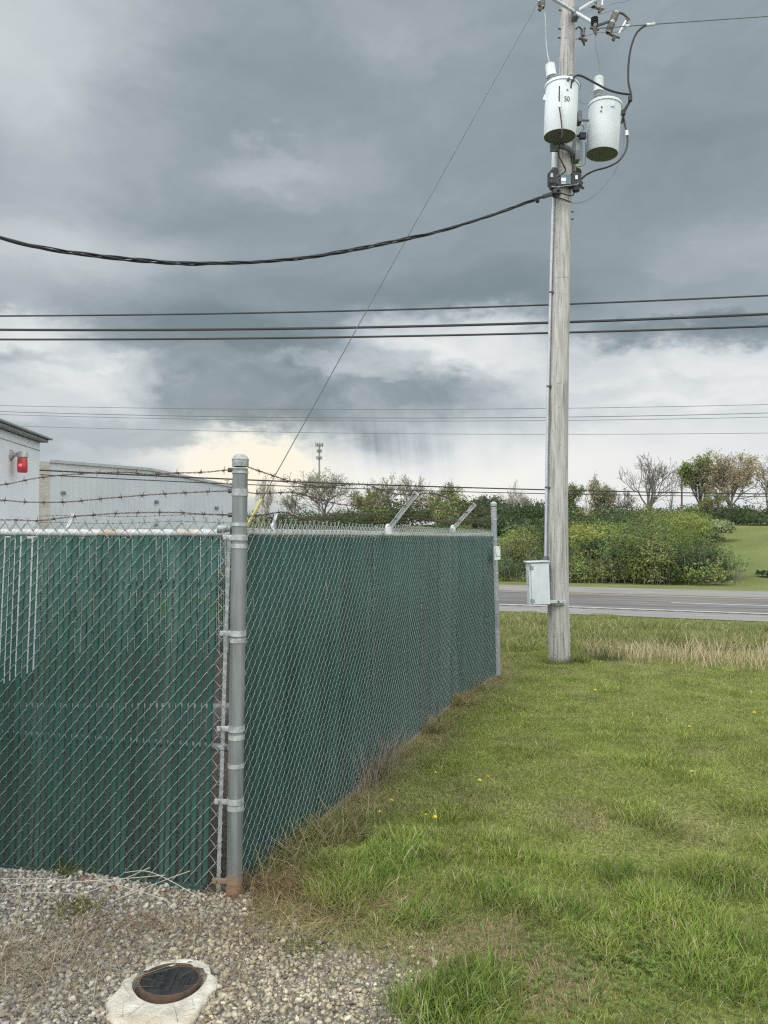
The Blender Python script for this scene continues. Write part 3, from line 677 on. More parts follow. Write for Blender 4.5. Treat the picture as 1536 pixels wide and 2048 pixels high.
for i in range(len(front_top)-1):
    a, c_ = front_top[i], front_top[i+1]; L_ = (Vector((c_.x-a.x, c_.y-a.y, 0))).length; n = int(L_/.30)
    for j in range(n): top.append((a.lerp(c_, j/n), a.lerp(c_, (j+.62)/n), a.lerp(c_, (j+.70)/n), a.lerp(c_, (j+.92)/n)))
vs = []; fs = []
for q in top:
    offs = (0, 0, .009, .009)
    for p, of in zip(q, offs): vs.append(p-wnn*of)
for p in [front_top[-1]]: vs.append(p)
n = len(vs); vs += [Vector((p.x, p.y, -.5)) for p in vs]
for i in range(n-1): fs.append((i, i+1, n+i+1, n+i))
b.add(vs, fs)
bt = [p+wnn*bk for p in front_top]; k = len(front_top)
b.add(front_top+bt+[Vector((p.x, p.y, -.5)) for p in bt], [(i, i+1, k+i+1, k+i) for i in range(k-1)]+[(k+i, k+i+1, 2*k+i+1, 2*k+i) for i in range(k-1)])
b.add([front_top[-1], bt[-1], Vector((bt[-1].x, bt[-1].y, -.5)), Vector((front_top[-1].x, front_top[-1].y, -.5))], [(0, 1, 2, 3)])
b.build('wall', MT['siding'], whs)
b = MB()
for i in range(len(front_top)-1):
    a, c_ = front_top[i], front_top[i+1]; dv = (c_-a); L_ = dv.length; x_ = dv.normalized(); y_ = wnn; z_ = x_.cross(y_); rm = Matrix((x_, y_, z_)).transposed()
    b.box((a+c_)/2-wnn*.05+z_*.03, (L_, .16, .14), rm)
b.build('roof_trim', MT['trim'], whs)
b = MB(); a = wp(70, 921.5); c_ = wp(98, 923.5); b.add([a-wnn*.06, c_-wnn*.06, Vector((c_.x, c_.y, -.5))-wnn*.06, Vector((a.x, a.y, -.5))-wnn*.06, a+wnn*bk, c_+wnn*.5], [(0, 1, 2, 3), (0, 4, 5, 1), ]); b.build('stone_pier', MT['stonewall'], whs)
for q in ((126, 986), (312, 1004), (432, 1016), (311, 1049)):
    b = MB(); p = wp(*q)-wnn*.08; b.box(p, (.17, .12, .17), Matrix.Rotation(math.atan2(wdn.y, wdn.x), 3, 'Z'), bev=.02); b.build('wall_light', MT['bracket'], whs)

# ------------------------------------------------------------------ utility pole
pb = G(1118, 1322); YP = pb.y
_pc = np.polyfit([-110, 0, 200, 400, 600, 900, 1120, 1322], [1139.5, 1136, 1131, 1126, 1120.5, 1116, 1116, 1118.5], 3)
def PX(py): return float(np.polyval(_pc, min(py, 1330)))
def PW(py): return np.interp(py, [-110, 0, 400, 600, 1000, 1322], [27.5, 29, 34, 37.5, 40, 43.5])
def pole_at(py): return at(PX(py), py, YP)
pole = empty('utility_pole', pb, 'weathered grey wooden utility pole standing on the lawn behind the fence', 'utility pole')
prow = list(range(-110, 1322, 40))+[1322, 1360]
b = MB(); b.tube([pole_at(q) for q in prow], [float(PW(min(q, 1322)))*YP/F/2 for q in prow], 28); b.build('shaft', MT['polewood'], pole, True)
for (sx, q) in ((1, 425), (1, 440), (-1, 78), (-1, 60), (-1, 23)):
    b = MB(); c_ = pole_at(q); r_ = float(PW(q))*YP/F/2; b.tube([c_+Vector((sx*r_*.9, -.02, 0)), c_+Vector((sx*(r_+.035), -.03, 0))], .011, 6); b.build('step_bolt', MT['ironrust'], pole)

# conduit + box
cond = empty('riser_conduit', at(1091, 1122, YP-.05), 'slim pale riser pipe strapped up the left side of the pole', 'conduit')
cp = [at(x, y, YP-.05) for x, y in ((1091, 1126), (1093, 950), (1096, 770), (1101, 585), (1105, 430), (1107, 395))]
b = MB(); b.tube(cp, .019, 12); b.build('pipe', MT['conduit'], cond, True)
for q, x in ((975, 1093), (773, 1096.5), (585, 1101.5)):
    b = MB(); c_ = at(x, q, YP-.05); b.lathe([(.0195, -.012), (.024, -.012), (.024, .012), (.0195, .012)], c_, (0, 0, 1), 14); b.box(c_+Vector((.03, 0, 0)), (.04, .05, .022)); b.build('strap', MT['ironrust'], cond)
b = MB(); c_ = at(1091.5, 1117, YP-.05); b.lathe([(.025, -.03), (.033, -.03), (.033, .03), (.025, .034)], c_, (0, 0, 1), 14); b.build('coupling', MT['bracket'], cond)
b = MB(); b.tube([at(1109.5, 365, YP-.09), at(1111, 330, YP-.09), at(1112, 290, YP-.09)], .022, 12); tag(b.build('cable_guard', MT['conduit']), 'short white pipe on the pole just below the transformer bracket', 'conduit')

bx = empty('equipment_box', at(1076, 1208, YP-.12), 'pale grey hinged metal box bolted to the left of the pole', 'electrical box')
tilt = Matrix.Rotation(R(-1.8), 3, 'Y'); bc = at(1076, 1166, YP-.10); w_, h_, d_ = 40*YP/F, 84*YP/F, .20
b = MB(); b.box(bc+Vector((0, .01, 0)), (w_, d_, h_), tilt, bev=.006); b.box(bc+tilt@Vector((-.012, -.005, h_/2+.004)), (w_+.035, d_+.05, .018), tilt, bev=.004); b.build('case', MT['boxpaint'], bx)
b = MB(); b.box(bc+tilt@Vector((.014, -d_/2-.004, -.008)), (w_-.034, .016, h_-.03), tilt, bev=.004); dr_ = b.build('door', MT['boxpaint'], bx)
for zz in (h_/2-.075, -h_/2+.06):
    b = MB(); b.box(bc+tilt@Vector((-w_/2+.038, -d_/2-.016, zz)), (.05, .01, .05), tilt, bev=.003); b.tube([bc+tilt@Vector((-w_/2+.018, -d_/2-.02, zz-.03)), bc+tilt@Vector((-w_/2+.018, -d_/2-.02, zz+.03))], .008, 8); b.build('hinge', MT['galv'], dr_)
b = MB(); b.box(bc+tilt@Vector((-w_/2-.010, -.03, .09)), (.016, .05, .20), tilt, bev=.003); b.tube([bc+tilt@Vector((-w_/2-.01, -.056, .09)), bc+tilt@Vector((-w_/2-.01, -.064, .09))], .009, 8); b.build('latch_tab', MT['conduit'], bx)
b = MB(); sc_ = at(1112, 1203, YP-.185); b.box(sc_, (37*YP/F, .035, .042), None, bev=.003); b.build('strut', MT['conduit'], bx)
for dx, rr in ((.03, .014), (.10, .006)): b = MB(); b.tube([sc_+Vector((dx, -.018, 0)), sc_+Vector((dx, -.026, 0))], rr, 8); b.build('strut_bolt', MT['ironrust'], bx)
b = MB(); b.tube(crom([at(1097, 1207, YP-.1), at(1104, 1211, YP-.165), at(1120, 1212, YP-.17), at(1134, 1209, YP-.1), at(1138, 1206, YP-.02)], 6), .005, 6); tag(b.build('ground_wire', MT['cable']), 'thin dark wire looped across the pole below the grey box', 'wire')

# transformers
def fins(b, o, ax, r0, r1, L_, n, h0=0.0):
    prof = []
    for i in range(n):
        z = h0+L_*i/n; s = L_/n; prof += [(r0, z), (r0, z+s*.25), (r1, z+s*.45), (r1*.97, z+s*.6), (r0, z+s*.9)]
    prof.append((r0, h0+L_)); b.lathe(prof, o, ax, 16)
def transformer(label, cx_t, cx_b, py_lid, py_bot, Y, dia, bush, capsize, side_lug=None):
    top = at(cx_t, py_lid, Y); bot = at(cx_b, py_bot, Y); ax = (top-bot).normalized(); H = (top-bot).length; r = dia/2
    t = empty('transformer', bot, label, 'transformer', 'transformers hung round the pole')
    b = MB(); b.lathe([(r*.955, .012), (r*.965, 0), (r*.985, .006), (r*.99, H*.5), (r, H)], bot, ax, 40)
    b.build('tank', MT['tank'], t, True)
    b = MB(); b.lathe([(.0001, .010), (r*.954, .010)], bot, ax, 40); b.lathe([(.0001, -.004), (.03, -.004), (.035, .012)], bot, ax, 12); b.build('base_plate', MT['tankbase'], t)
    b = MB(); b.lathe([(r*1.005, H-.035), (r*1.055, H-.032), (r*1.06, H-.008), (r*1.02, H+.006), (r*.9, H+.022), (r*.5, H+.045), (.0001, H+.05)], bot, ax, 40); b.build('lid', MT['tank'], t, True)
    if bush:
        p, q = bush; d = (q-p).normalized(); L_ = (q-p).length
        b = MB(); fins(b, p, d, .034, .062, L_*.42, 4); b.build('bushing', MT['porc'], t, True)
        b = MB(); cr_ = capsize; b.lathe([(.035, L_*.42), (cr_, L_*.42), (cr_, L_*.45), (cr_*.96, L_*.47), (cr_*.96, L_*.93), (cr_*.72, L_*.97), (.012, L_), (.0001, L_+.02)], p, d, 20); b.build('bushing_cover', MT['cap'], t, True)
    for a_ in side_lug or ():
        b = MB(); c_ = bot+ax*(H*a_[1])+Vector((math.sin(a_[0]), -math.cos(a_[0]), 0))*(r+.012); b.tube([c_-Vector((math.sin(a_[0]), -math.cos(a_[0]), 0))*.03, c_+Vector((math.sin(a_[0]), -math.cos(a_[0]), 0))*.03], [.022, .016], 8); b.build('terminal', MT['bracket'], t)
    return t, bot, ax, H, r
Y1, Y2, Y3 = YP-.46, YP+.12, YP+.42
T1, t1b, t1ax, t1H, t1r = transformer('pale grey pole transformer numbered 50 hung on the front of the pole', 1124, 1119.5, 172, 274, Y1, 66*Y1/F, (at(1106, 172, Y1+.02), at(1099.5, 127, Y1+.02)), .072, ((.15, .93), (.45, .93)))
T2, t2b, t2ax, t2H, t2r = transformer('pale grey transformer hung lowest on the right of the pole', 1210, 1204, 211, 309, Y2, 65*Y2/F, (at(1196.5, 207, Y2), at(1197.5, 152, Y2)), .072, ((1.25, .82), (1.2, .76)))
T3, t3b, t3ax, t3H, t3r = transformer('pale grey transformer mostly hidden behind the pole', 1136, 1133, 256, 346, Y3, 62*Y3/F, None, .07)
b = MB(); bp = at(1143, 168, Y1+.1); fins(b, bp, (0, 0, 1), .028, .05, .13, 4); b.build('low_bushing', MT['porc'], T1, True)
# raised number on the tank
def text_on_tank(s, bot, ax, H, r, ang, h, size, par):
    cu = bpy.data.curves.new('number', 'FONT'); cu.body = s; cu.size = size; cu.align_x = 'CENTER'; to = bpy.data.objects.new('number', cu); COL.objects.link(to)
    bpy.context.view_layer.update(); dg = bpy.context.evaluated_depsgraph_get(); me = bpy.data.meshes.new_from_object(to.evaluated_get(dg)); bpy.data.objects.remove(to)
    for v in me.vertices:
        a_ = ang+v.co.x*.8/r; v.co = bot+ax*(H*h+v.co.y)+Vector((math.sin(a_), -math.cos(a_), 0))*(r+.004)
    me.materials.clear(); link_mesh('number', me, MT['black'], par)
text_on_tank('50', t1b, t1ax, t1H, t1r, .13, .52, .10, T1)
b = MB(); p = at(1091, 196, Y1); b.box(p+Vector((-.005, 0, 0)), (.05, .03, .08), Matrix.Rotation(.3, 3, 'Y'), bev=.008); b.build('lifting_lug', MT['tank'], T1)
b = MB(); p = t2b+t2ax*(t2H*.83)+Vector((.05, -t2r-.004, 0)); b.box(p, (.05, .02, .055), None, bev=.006); b.build('lifting_lug', MT['tank'], T2)
for (dx, hh) in ((-.10, .80), (-.105, .72)):
    b = MB(); p = t2b+t2ax*(t2H*hh)+Vector((dx, -math.sqrt(t2r**2-dx**2)-.002, 0)); b.tube([p, p+Vector((0, -.012, 0))], .012, 8); b.build('tank_stud', MT['bracket'], T2)
b = MB(); p = t1b+t1ax*(t1H*.74)+Vector((.03, -t1r*.99-.002, 0)); b.tube([p, p+Vector((0, -.01, 0))], .011, 8); b.build('tank_stud', MT['bracket'], T1)
# hanger bracket round the pole
hb = empty('hanger_bracket', pole_at(300), 'dark steel cluster bracket clamped round the pole under the front transformer', 'bracket')
b = MB()
c_ = at(1109, 295, YP-.24); b.box(c_, (.13, .03, .12), None, bev=.005)
b.tube(crom([at(1112, 293, YP-.22), at(1126, 293, YP-.24), at(1139, 299, YP-.20), at(1149, 312, YP-.10)], 6), .04, 8); b.box(at(1153, 314, YP-.1), (.075, .14, .14), None, bev=.008); b.build('lower_band', MT['bracket'], hb)
b = MB(); b.box(at(1158, 237, YP-.02), (.06, .14, .155), None, bev=.008); b.tube([at(1158, 240, YP-.02), at(1178, 241, Y2-.1)], .016, 8); b.box(at(1148, 310, YP+.12), (.05, .06, .5), None, bev=.006); b.build('upper_arm', MT['bracket'], hb)
b = MB(); b.box(at(1165, 272, Y3-.28), (.10, .06, .09), None, bev=.01); b.tube([at(1153, 272, Y3-.28), at(1163, 272, Y3-.28)], .018, 8); tag(b.build('connector_block', MT['blackpoly']), 'small black connector block beside the hidden transformer', 'connector')
# black secondary blocks below
blk = [('black meter box strapped on the left side of the pole above the service cable', 1104, 358, YP-.16, (.10, .14, .20)), ('black box with a pale tag strapped on the right front of the pole', 1150, 362, YP-.16, (.15, .14, .19))]
for (lb, x, y, Yq, sz) in blk:
    e = empty('terminal_box', at(x, y, Yq), lb, 'terminal box'); b = MB(); b.box(at(x, y, Yq), sz, Matrix.Rotation(R(8), 3, 'Z'), bev=.02); b.lathe([(.0001, -.07), (.05, -.06), (.065, 0)], at(x+2, y+12, Yq), (0, 0, 1), 14); b.build('case', MT['blackpoly'], e)
    b = MB(); b.box(at(x+(-3 if x < 1120 else 0), y-2, Yq)+Vector((0, -sz[1]/2-.012, 0)), (.035, .006, .055)); b.build('tag', MT['white'] if x > 1120 else MT['lampmetal'], e)
e = empty('terminal_box', at(1131, 361, YP-.17), 'teal grey box with a white label on the front of the pole', 'terminal box')
b = MB(); b.box(at(1131, 362, YP-.17), (.15, .10, .14), None, bev=.01); b.build('case', mat('teal_box', (.09, .16, .19), (.12, .20, .23), .5), e)
b = MB(); b.box(at(1127, 359, YP-.226), (.065, .006, .05)); b.build('label_plate', MT['white'], e); b = MB(); b.box(at(1127, 366, YP-.226), (.06, .006, .03)); b.build('rating_plate', MT['lampmetal'], e)
b = MB(); p = at(1112, 386, YP-.20); b.lathe([(.02, -.04), (.062, -.035), (.066, -.01), (.035, 0), (.066, .01), (.062, .035), (.02, .04)], p, (.5, -.8, .1), 18); tag(b.build('spool_insulator', MT['blackpoly'], None, True), 'black spool insulator where the service cable meets the pole', 'insulator')
b = MB(); p = at(1108, 345, YP-.13); b.lathe([(.0001, .07), (.04, .06), (.055, 0), (.02, -.06)], p, (.2, -.3, 1), 12); b.build('weatherhead', MT['blackpoly'], None, True); tag(bpy.data.objects['weatherhead'], 'small black cable entry cap above the left terminal box', 'cable cap')
# crossarm bracket at the head
xb = empty('crossarm', at(1150, 26, YP-.17), 'silver tubular bracket arms spread at the top of the pole', 'crossarm')
hub = at(1151, 25, YP-.22)
for q in ((at(1088, -14, YP-.62)), at(1191, 49, YP-.62), at(1186, 8, YP+.35), at(1213, -14, YP+.75)):
    if q is not None:
        b = MB(); b.tube([hub, q], .024, 10); b.build('arm', MT['alu'], xb, True)
b = MB(); b.box(hub+Vector((.0, .03, 0)), (.09, .14, .16), None, bev=.015); b.build('hub', MT['bracket'], xb)
def cutout(label, top, bot, side, clr='porcdark'):
    e = empty('fuse_cutout', (top+bot)/2, label, 'fuse cutout', 'fuse cutouts at the top of the pole'); d = (top-bot).normalized(); L_ = (top-bot).length
    b = MB(); fins(b, bot, d, .030, .050, L_*.40, 6, L_*.06); fins(b, bot, d, .030, .050, L_*.36, 5, L_*.58); b.lathe([(.036, 0), (.036, L_)], bot, d, 12); b.build('insulator', MT[clr], e, True)
    b = MB(); b.tube([bot+side*.16+d*.03, top+side*.19-d*.09], .013, 8); b.build('fuse_tube', MT['white'], e)
    b = MB(); b.tube([top, top+side*.10+d*.0, top+side*.24-d*.06], [.014, .018, .012], 6); b.box(top+side*.2-d*.07, (.035, .03, .035)); b.tube([top+side*.19-d*.10, top+side*.23-d*.13, top+side*.24-d*.18, top+side*.2-d*.17], .006, 6); b.build('top_contact', MT['ironrust'], e)
    b = MB(); b.tube([bot, bot+side*.08-d*.02, bot+side*.2-d*.03], [.016, .02, .014], 6); b.box(bot+side*.12-d*.06, (.045, .035, .05), Matrix.Rotation(.5, 3, 'Y')); b.build('hinge_contact', MT['ironrust'], e)
cutout('ribbed fuse cutout tilted at the right end of the pole head', at(1233, 24, YP-.3), at(1216, 66, YP-.3), Vector((.9, .1, -.15)))
cutout('ribbed fuse cutout cut by the photo edge left of the pole', at(1080, -32, YP-.6), at(1084, 16, YP-.6), Vector((-.35, -.6, 0)))
cutout('ribbed fuse cutout cut by the photo edge just right of the pole', at(1187, -42, YP+.4), at(1187, 14, YP+.4), Vector((.85, .2, .1)))
def arrester(label, p, q, r=.05, m='blackpoly'):
    e = empty('surge_arrester', p, label, 'surge arrester'); d = (q-p); b = MB(); fins(b, p, d, r*.62, r, d.length, 4); b.build('sheds', MT[m], e, True)
    b = MB(); b.box(p-Vector((0, 0, .05)), (.13, .03, .03), Matrix.Rotation(.25, 3, 'Y'), bev=.006); b.tube([p-Vector((0, 0, .05)), p-Vector((-.02, 0, .14))], [.03, .012], 6); b.build('clamp', MT['ironrust'], e)
arrester('black ribbed arrester at the end of the right bracket arm', at(1189, 50, YP-.6), at(1189, 35, YP-.6))
arrester('small ribbed arrester hanging close to the right side of the pole head', at(1166, 72, YP+.1), at(1165.5, 60, YP+.1), .035, 'porcdark')
b = MB(); b.tube(crom([at(1152, 58, YP), at(1158, 54, YP+.05), at(1165, 60, YP+.1), at(1170, 56, YP+.1), at(1168, 63, YP+.1)], 5), .013, 6); tag(b.build('eye_bolt', MT['ironrust']), 'curled iron eye bolt on the right of the pole head', 'bolt')
b = MB(); b.tube([at(1192, 52, YP-.58), at(1218, 43, YP-.4)], .02, 8); tag(b.build('mounting_strap', MT['blackpoly']), 'black strap arm linking the bracket and the tilted cutout', 'bracket')

# cables and wires
def cable(name, pts, r, m, label, cat='cable', n=8, sides=7, group=None):
    b = MB(); b.tube(crom(pts, n), r, sides); return tag(b.build(name, m, None, True), label, cat, group)
cable('secondary_cable', [at(1141, 177, Y1-.2), at(1144, 162, Y1-.2), at(1151, 152, Y1-.2), at(1163, 152, Y1-.15), at(1190, 166, YP-.3), at(1215, 179, YP-.3), at(1238, 186, YP-.3), at(1262, 189, YP-.3)], .0145, MT['cable'], 'thick black cable bowing right from the front transformer lid')
cable('secondary_cable', [at(1298, 50, YP-.35), at(1286, 54, YP-.35), at(1272, 68, YP-.34), at(1262, 95, YP-.32), at(1257, 130, YP-.3), at(1257, 165, YP-.3), at(1262, 195, YP-.3), at(1250, 222, YP-.25), at(1243, 247, YP-.2)], .0145, MT['cable'], 'thick black cable curving up to the bare wire at right')
cable('secondary_cable', [at(1262, 193, YP-.32), at(1257, 206, YP-.28), at(1247, 226, YP-.2), at(1250, 250, YP-.2), at(1255, 275, YP-.22), at(1252, 300, YP-.24), at(1237, 322, YP-.25), at(1215, 334, YP-.25), at(1190, 341, YP-.25), at(1172, 350, YP-.22), at(1161, 360, YP-.2)], .013, MT['cable'], 'thick black cable sweeping under the right transformer to the pole')
cable('secondary_cable', [at(1119, 172, Y1-.27), at(1118.5, 195, Y1-.26), at(1119, 215, Y1-.26), at(1123, 245, Y1-.26), at(1124, 270, Y1-.26), at(1121, 282, Y1-.2), at(1117, 308, YP-.3), at(1126, 328, YP-.24), at(1131, 341, YP-.2), at(1122, 350, YP-.19), at(1112, 357, YP-.2)], .0095, MT['cable'], 'thin black cable hanging down the front transformer to the pole')
for q, lb in (((1118.5, 210, Y1-.275), 'white sleeve tag on the cable before the front transformer'), ((1253.5, 266, YP-.23), 'white sleeve tag on the cable right of the right transformer')):
    b = MB(); b.tube([at(q[0], q[1]-5, q[2]), at(q[0]+.5, q[1]+5, q[2])], .02, 8); tag(b.build('cable_tag', MT['white']), lb, 'cable tag')
for q, sz, lb in (((1260.5, 197, YP-.32), (.05, .05, .085), 'black clamp at the meeting of the cables right of the transformers'), ((1247, 225, YP-.24), (.05, .05, .08), 'black clamp beside the lid of the right transformer')):
    b = MB(); b.box(at(*q), sz, None, bev=.01); tag(b.build('cable_clamp', MT['cable']), lb, 'clamp')
cable('primary_lead', [at(1089, 24, YP-.6), at(1091, 45, YP-.58), at(1092, 80, YP-.5), at(1095, 108, Y1), at(1099.5, 128, Y1+.02)], .0075, MT['palewire'], 'pale lead dropping from the left cutout to the front transformer', 'wire')
cable('primary_lead', [at(1191, 50, YP-.6), at(1191.5, 78, YP-.5), at(1192, 95, YP-.4), at(1197, 120, YP-.2), at(1199, 135, YP), at(1197.5, 153, Y2)], .0065, MT['palewire'], 'pale lead dropping from the bracket end to the right transformer', 'wire')
cable('primary_lead', [at(1218, 72, YP-.3), at(1210, 98, YP-.2), at(1198, 135, YP), at(1180, 168, YP+.2), at(1163, 198, YP+.35)], .0055, MT['palewire'], 'thin straight lead slanting down behind the right bushing cover', 'wire')
cable('jumper_wire', [at(1159, 200, YP+.3), at(1164, 207, YP+.25), at(1178, 207, YP+.1), at(1189, 199, Y2)], .0035, MT['strand'], 'thin grey wire looping between the two front transformers', 'wire')
cable('jumper_wire', [at(1149, 155, Y1+.1), at(1158, 162, Y1+.12), at(1162, 172, Y1+.15), at(1158, 182, Y1+.2)], .0035, MT['strand'], 'thin grey wire curling beside the front transformer lid', 'wire')
cable('jumper_wire', [at(1151, 79, YP), at(1172, 72, YP-.05), at(1190, 66, YP-.1), at(1215, 64, YP-.2), at(1235, 64, YP-.25), at(1248, 60, YP-.3), at(1254, 52, YP-.33)], .004, MT['strand'], 'thin grey jumper running low from the pole head to the bare wire', 'wire')
cable('jumper_wire', [at(1188, 36, YP-.6), at(1196, 30, YP-.5), at(1215, 24, YP-.4), at(1232, 20, YP-.3)], .0035, MT['strand'], 'thin grey jumper between the black arrester and tilted cutout', 'wire')
cable('jumper_wire', [at(1189, 34, YP-.6), at(1205, 22, YP), at(1218, 10, YP+.4), at(1232, 6, YP+.5), at(1250, 3, YP+.6), at(1290, -10, YP+.8)], .0035, MT['strand'], 'thin grey wire leaving the pole head past the upper edge', 'wire')
cable('jumper_wire', [at(1152, 40, YP-.1), at(1168, 28, YP-.1), at(1184, 20, YP+.2), at(1204, 12, YP+.3)], .0035, MT['strand'], 'thin grey jumper crossing under the rear bracket arm', 'wire')
cable('jumper_wire', [at(1246, 240, YP-.2), at(1247, 285, YP-.2), at(1236, 330, YP-.2), at(1215, 365, YP-.2), at(1185, 394, YP-.2), at(1160, 405, YP-.2), at(1140, 405, YP-.18), at(1120, 399, YP-.19), at(1105, 394, YP-.16)], .004, MT['strand'], 'thin grey wire hanging in a wide loop right of the pole', 'wire')
cable('jumper_wire', [at(1103, 372, YP-.2), at(1112, 374, YP-.24), at(1135, 371, YP-.25), at(1153, 369, YP-.24), at(1160, 362, YP-.2)], .0035, MT['palewire'], 'pale wire tied across the boxes on the pole', 'wire')
cable('jumper_wire', [at(1171, 285, Y3-.3), at(1171, 320, Y3-.3), at(1167, 331, Y3-.3), at(1156, 333, Y3-.3), at(1149, 333, Y3-.3)], .0035, MT['cable'], 'thin dark wire down the side of the hidden transformer', 'wire')
cable('secondary_cable', [at(1088, 391, YP-.25), at(1100, 386, YP-.27), at(1120, 386, YP-.25), at(1138, 391, YP-.2), at(1146, 390, YP-.15), at(1150, 380, YP-.15)], .0095, MT['cable'], 'black tail of the service cable bent round the pole')
cable('secondary_cable', [at(1085, 394, YP-.25), at(1105, 392, YP-.25), at(1125, 398, YP-.22), at(1142, 404, YP-.16)], .0085, MT['cable'], 'lower black tail of the service cable ending right of the pole')
b = MB(); b.box(at(1075, 401, YP-.3), (.05, .05, .06), None, bev=.01); tag(b.build('cable_clamp', MT['blackpoly']), 'small black clamp gripping the service cable farthest left of the pole', 'clamp')
b = MB(); b.box(at(1094, 391, YP-.27), (.14, .04, .05), Matrix.Rotation(-.3, 3, 'Y'), bev=.01); tag(b.build('cable_grip', MT['blackpoly']), 'long black grip where the service cable splits beside the pole', 'cable grip')
b = MB()
for k in range(5): b.box(at(1162+random.uniform(-3, 5), 366+k*2.5, YP-.1), (.04, .05, .035), Euler((random.random(), random.random(), random.random())).to_matrix(), bev=.006)
tag(b.build('connector_cluster', MT['ironrust']), 'cluster of rusty connectors at the right of the black box', 'connector')
# twisted service drop
sp_ = [(1112, 386, YP-.2), (1090, 392, YP-.25), (1060, 403, 10.3), (1000, 425, 10.15), (900, 456, 9.9), (800, 481, 9.65), (700, 501, 9.4), (600, 516, 9.15), (500, 525, 8.9), (400, 527, 8.65), (300, 522, 8.4), (200, 513, 8.15), (100, 499, 7.9), (0, 475, 7.65), (-150, 425, 7.3), (-350, 330, 6.8), (-560, 190, 6.3)]
C = crom([at(*q) for q in sp_], 14); arr = np.array([tuple(q) for q in C]); Ls = np.concatenate([[0], np.cumsum(np.linalg.norm(np.diff(arr, axis=0), axis=1))])
ss = np.linspace(0, Ls[-1], 420); PXs = np.stack([np.interp(ss, Ls, arr[:, k]) for k in range(3)], 1); b = MB()
for k in range(4):
    w = ss/1.15*2*math.pi+k*math.pi/2+.6*np.sin(ss*1.3); rr = np.clip(ss/.5, .3, 1)*(.0145+.006*np.sin(ss*2.1+k)); Q = PXs.copy(); Q[:, 2] += np.cos(w)*rr; Q[:, 1] += np.sin(w)*rr
    V, Fq = sweep_np(Q[None], 0.0095 if k else .007, 6); b.add(V.tolist(), Fq.tolist())
tag(b.build('service_cable', MT['cable'], None, True), 'thick twisted black service cable sagging left from the pole', 'cable')
# guy
ga = at(361, 1292, 12.2); gp = at(1123, -81, YP-.1)
guy = empty('guy_wire', ga, 'thin guy wire with a yellow guard slanting down from the pole top', 'guy wire')
b = MB(); b.tube([gp, ga], .0075, 6); b.build('strand', MT['strand'], guy)
g1 = ga.lerp(gp, (1292-1003)/(1292+81)*.985)
def on_guy(py):
    best = min(range(1001), key=lambda i: abs((lambda p: (1024-F*((p.z-CAMZ)*math.cos(PITCH)-p.y*math.sin(PITCH))/(p.y*math.cos(PITCH)+(p.z-CAMZ)*math.sin(PITCH))))(ga.lerp(gp, i/1000))-py)); return ga.lerp(gp, best/1000)
b = MB(); b.tube([on_guy(1285), on_guy(998)], [.022, .022], 10); b.build('guard', MT['yellow'], guy, True)
# overhead lines across
def span(label, l, c, r_, Yl, Yr, rad, group, m=MT['cable']):
    x0, x1 = -900, 2500
    # quadratic in picture rows through the three given heights, straight in plan
    P = []
    for x in np.linspace(x0, x1, 40):
        k = x/1536; y = l*(1-k)*(1-2*k)+c*4*k*(1-k)+r_*k*(2*k-1); Yd = 1/((1/Yl)*(1-k)+(1/Yr)*k)
        P.append(at(x, y, Yd))
    b = MB(); b.tube(P, rad, 6); return tag(b.build('overhead_line', m, None, True), label, 'power line', group)
span('upper black overhead line of the three passing behind the pole', 632, 620, 591, 27, 25, .030, 'three black lines behind the pole')
span('middle and thickest black overhead line of the three behind the pole', 659.5, 654, 628, 27, 25, .044, 'three black lines behind the pole')
span('lowest black overhead line of the three passing behind the pole', 679, 673, 652.5, 27, 25, .036, 'three black lines behind the pole')
GR = 'faint far lines low in the sky'
span('topmost faint thin line far across the road', 811, 819, 809, 70, 62, .020, GR, MT['strand'])
span('second faint thin line far across the road', 823, 836, 826, 70, 62, .026, GR, MT['strand'])
span('third faint thin line far across the road', 829, 842, 834, 70, 62, .020, GR, MT['strand'])
span('lowest faint thin line far across the road', 851, 867, 866, 70, 62, .018, GR, MT['strand'])
GL = 'lines passing in front of the far trees'
span('dark line crossing in front of the far treetops', 936, 970, 988, 28, 40, .028, GL)
span('thin lower line crossing in front of the far treetops', 945, 979, 993, 28, 40, .018, GL)
b = MB(); a_, c_ = at(1298, 49, YP-.35), at(1920, 6, 13.5); b.tube([at(1180, 58, YP-.35), a_, c_], .008, 6); tag(b.build('bare_wire', MT['strand'], None, True), 'thin bare wire running right from the pole head', 'wire')
b = MB(); b.tube([at(1292, 50, YP-.36), at(1309, 48.5, YP-.34)], .022, 8); b.tube([at(1250, 52.5, YP-.36), at(1258, 51.5, YP-.34)], .018, 8); tag(b.build('splice_sleeve', MT['alu']), 'silver splice sleeves on the bare wire right of the pole', 'connector')

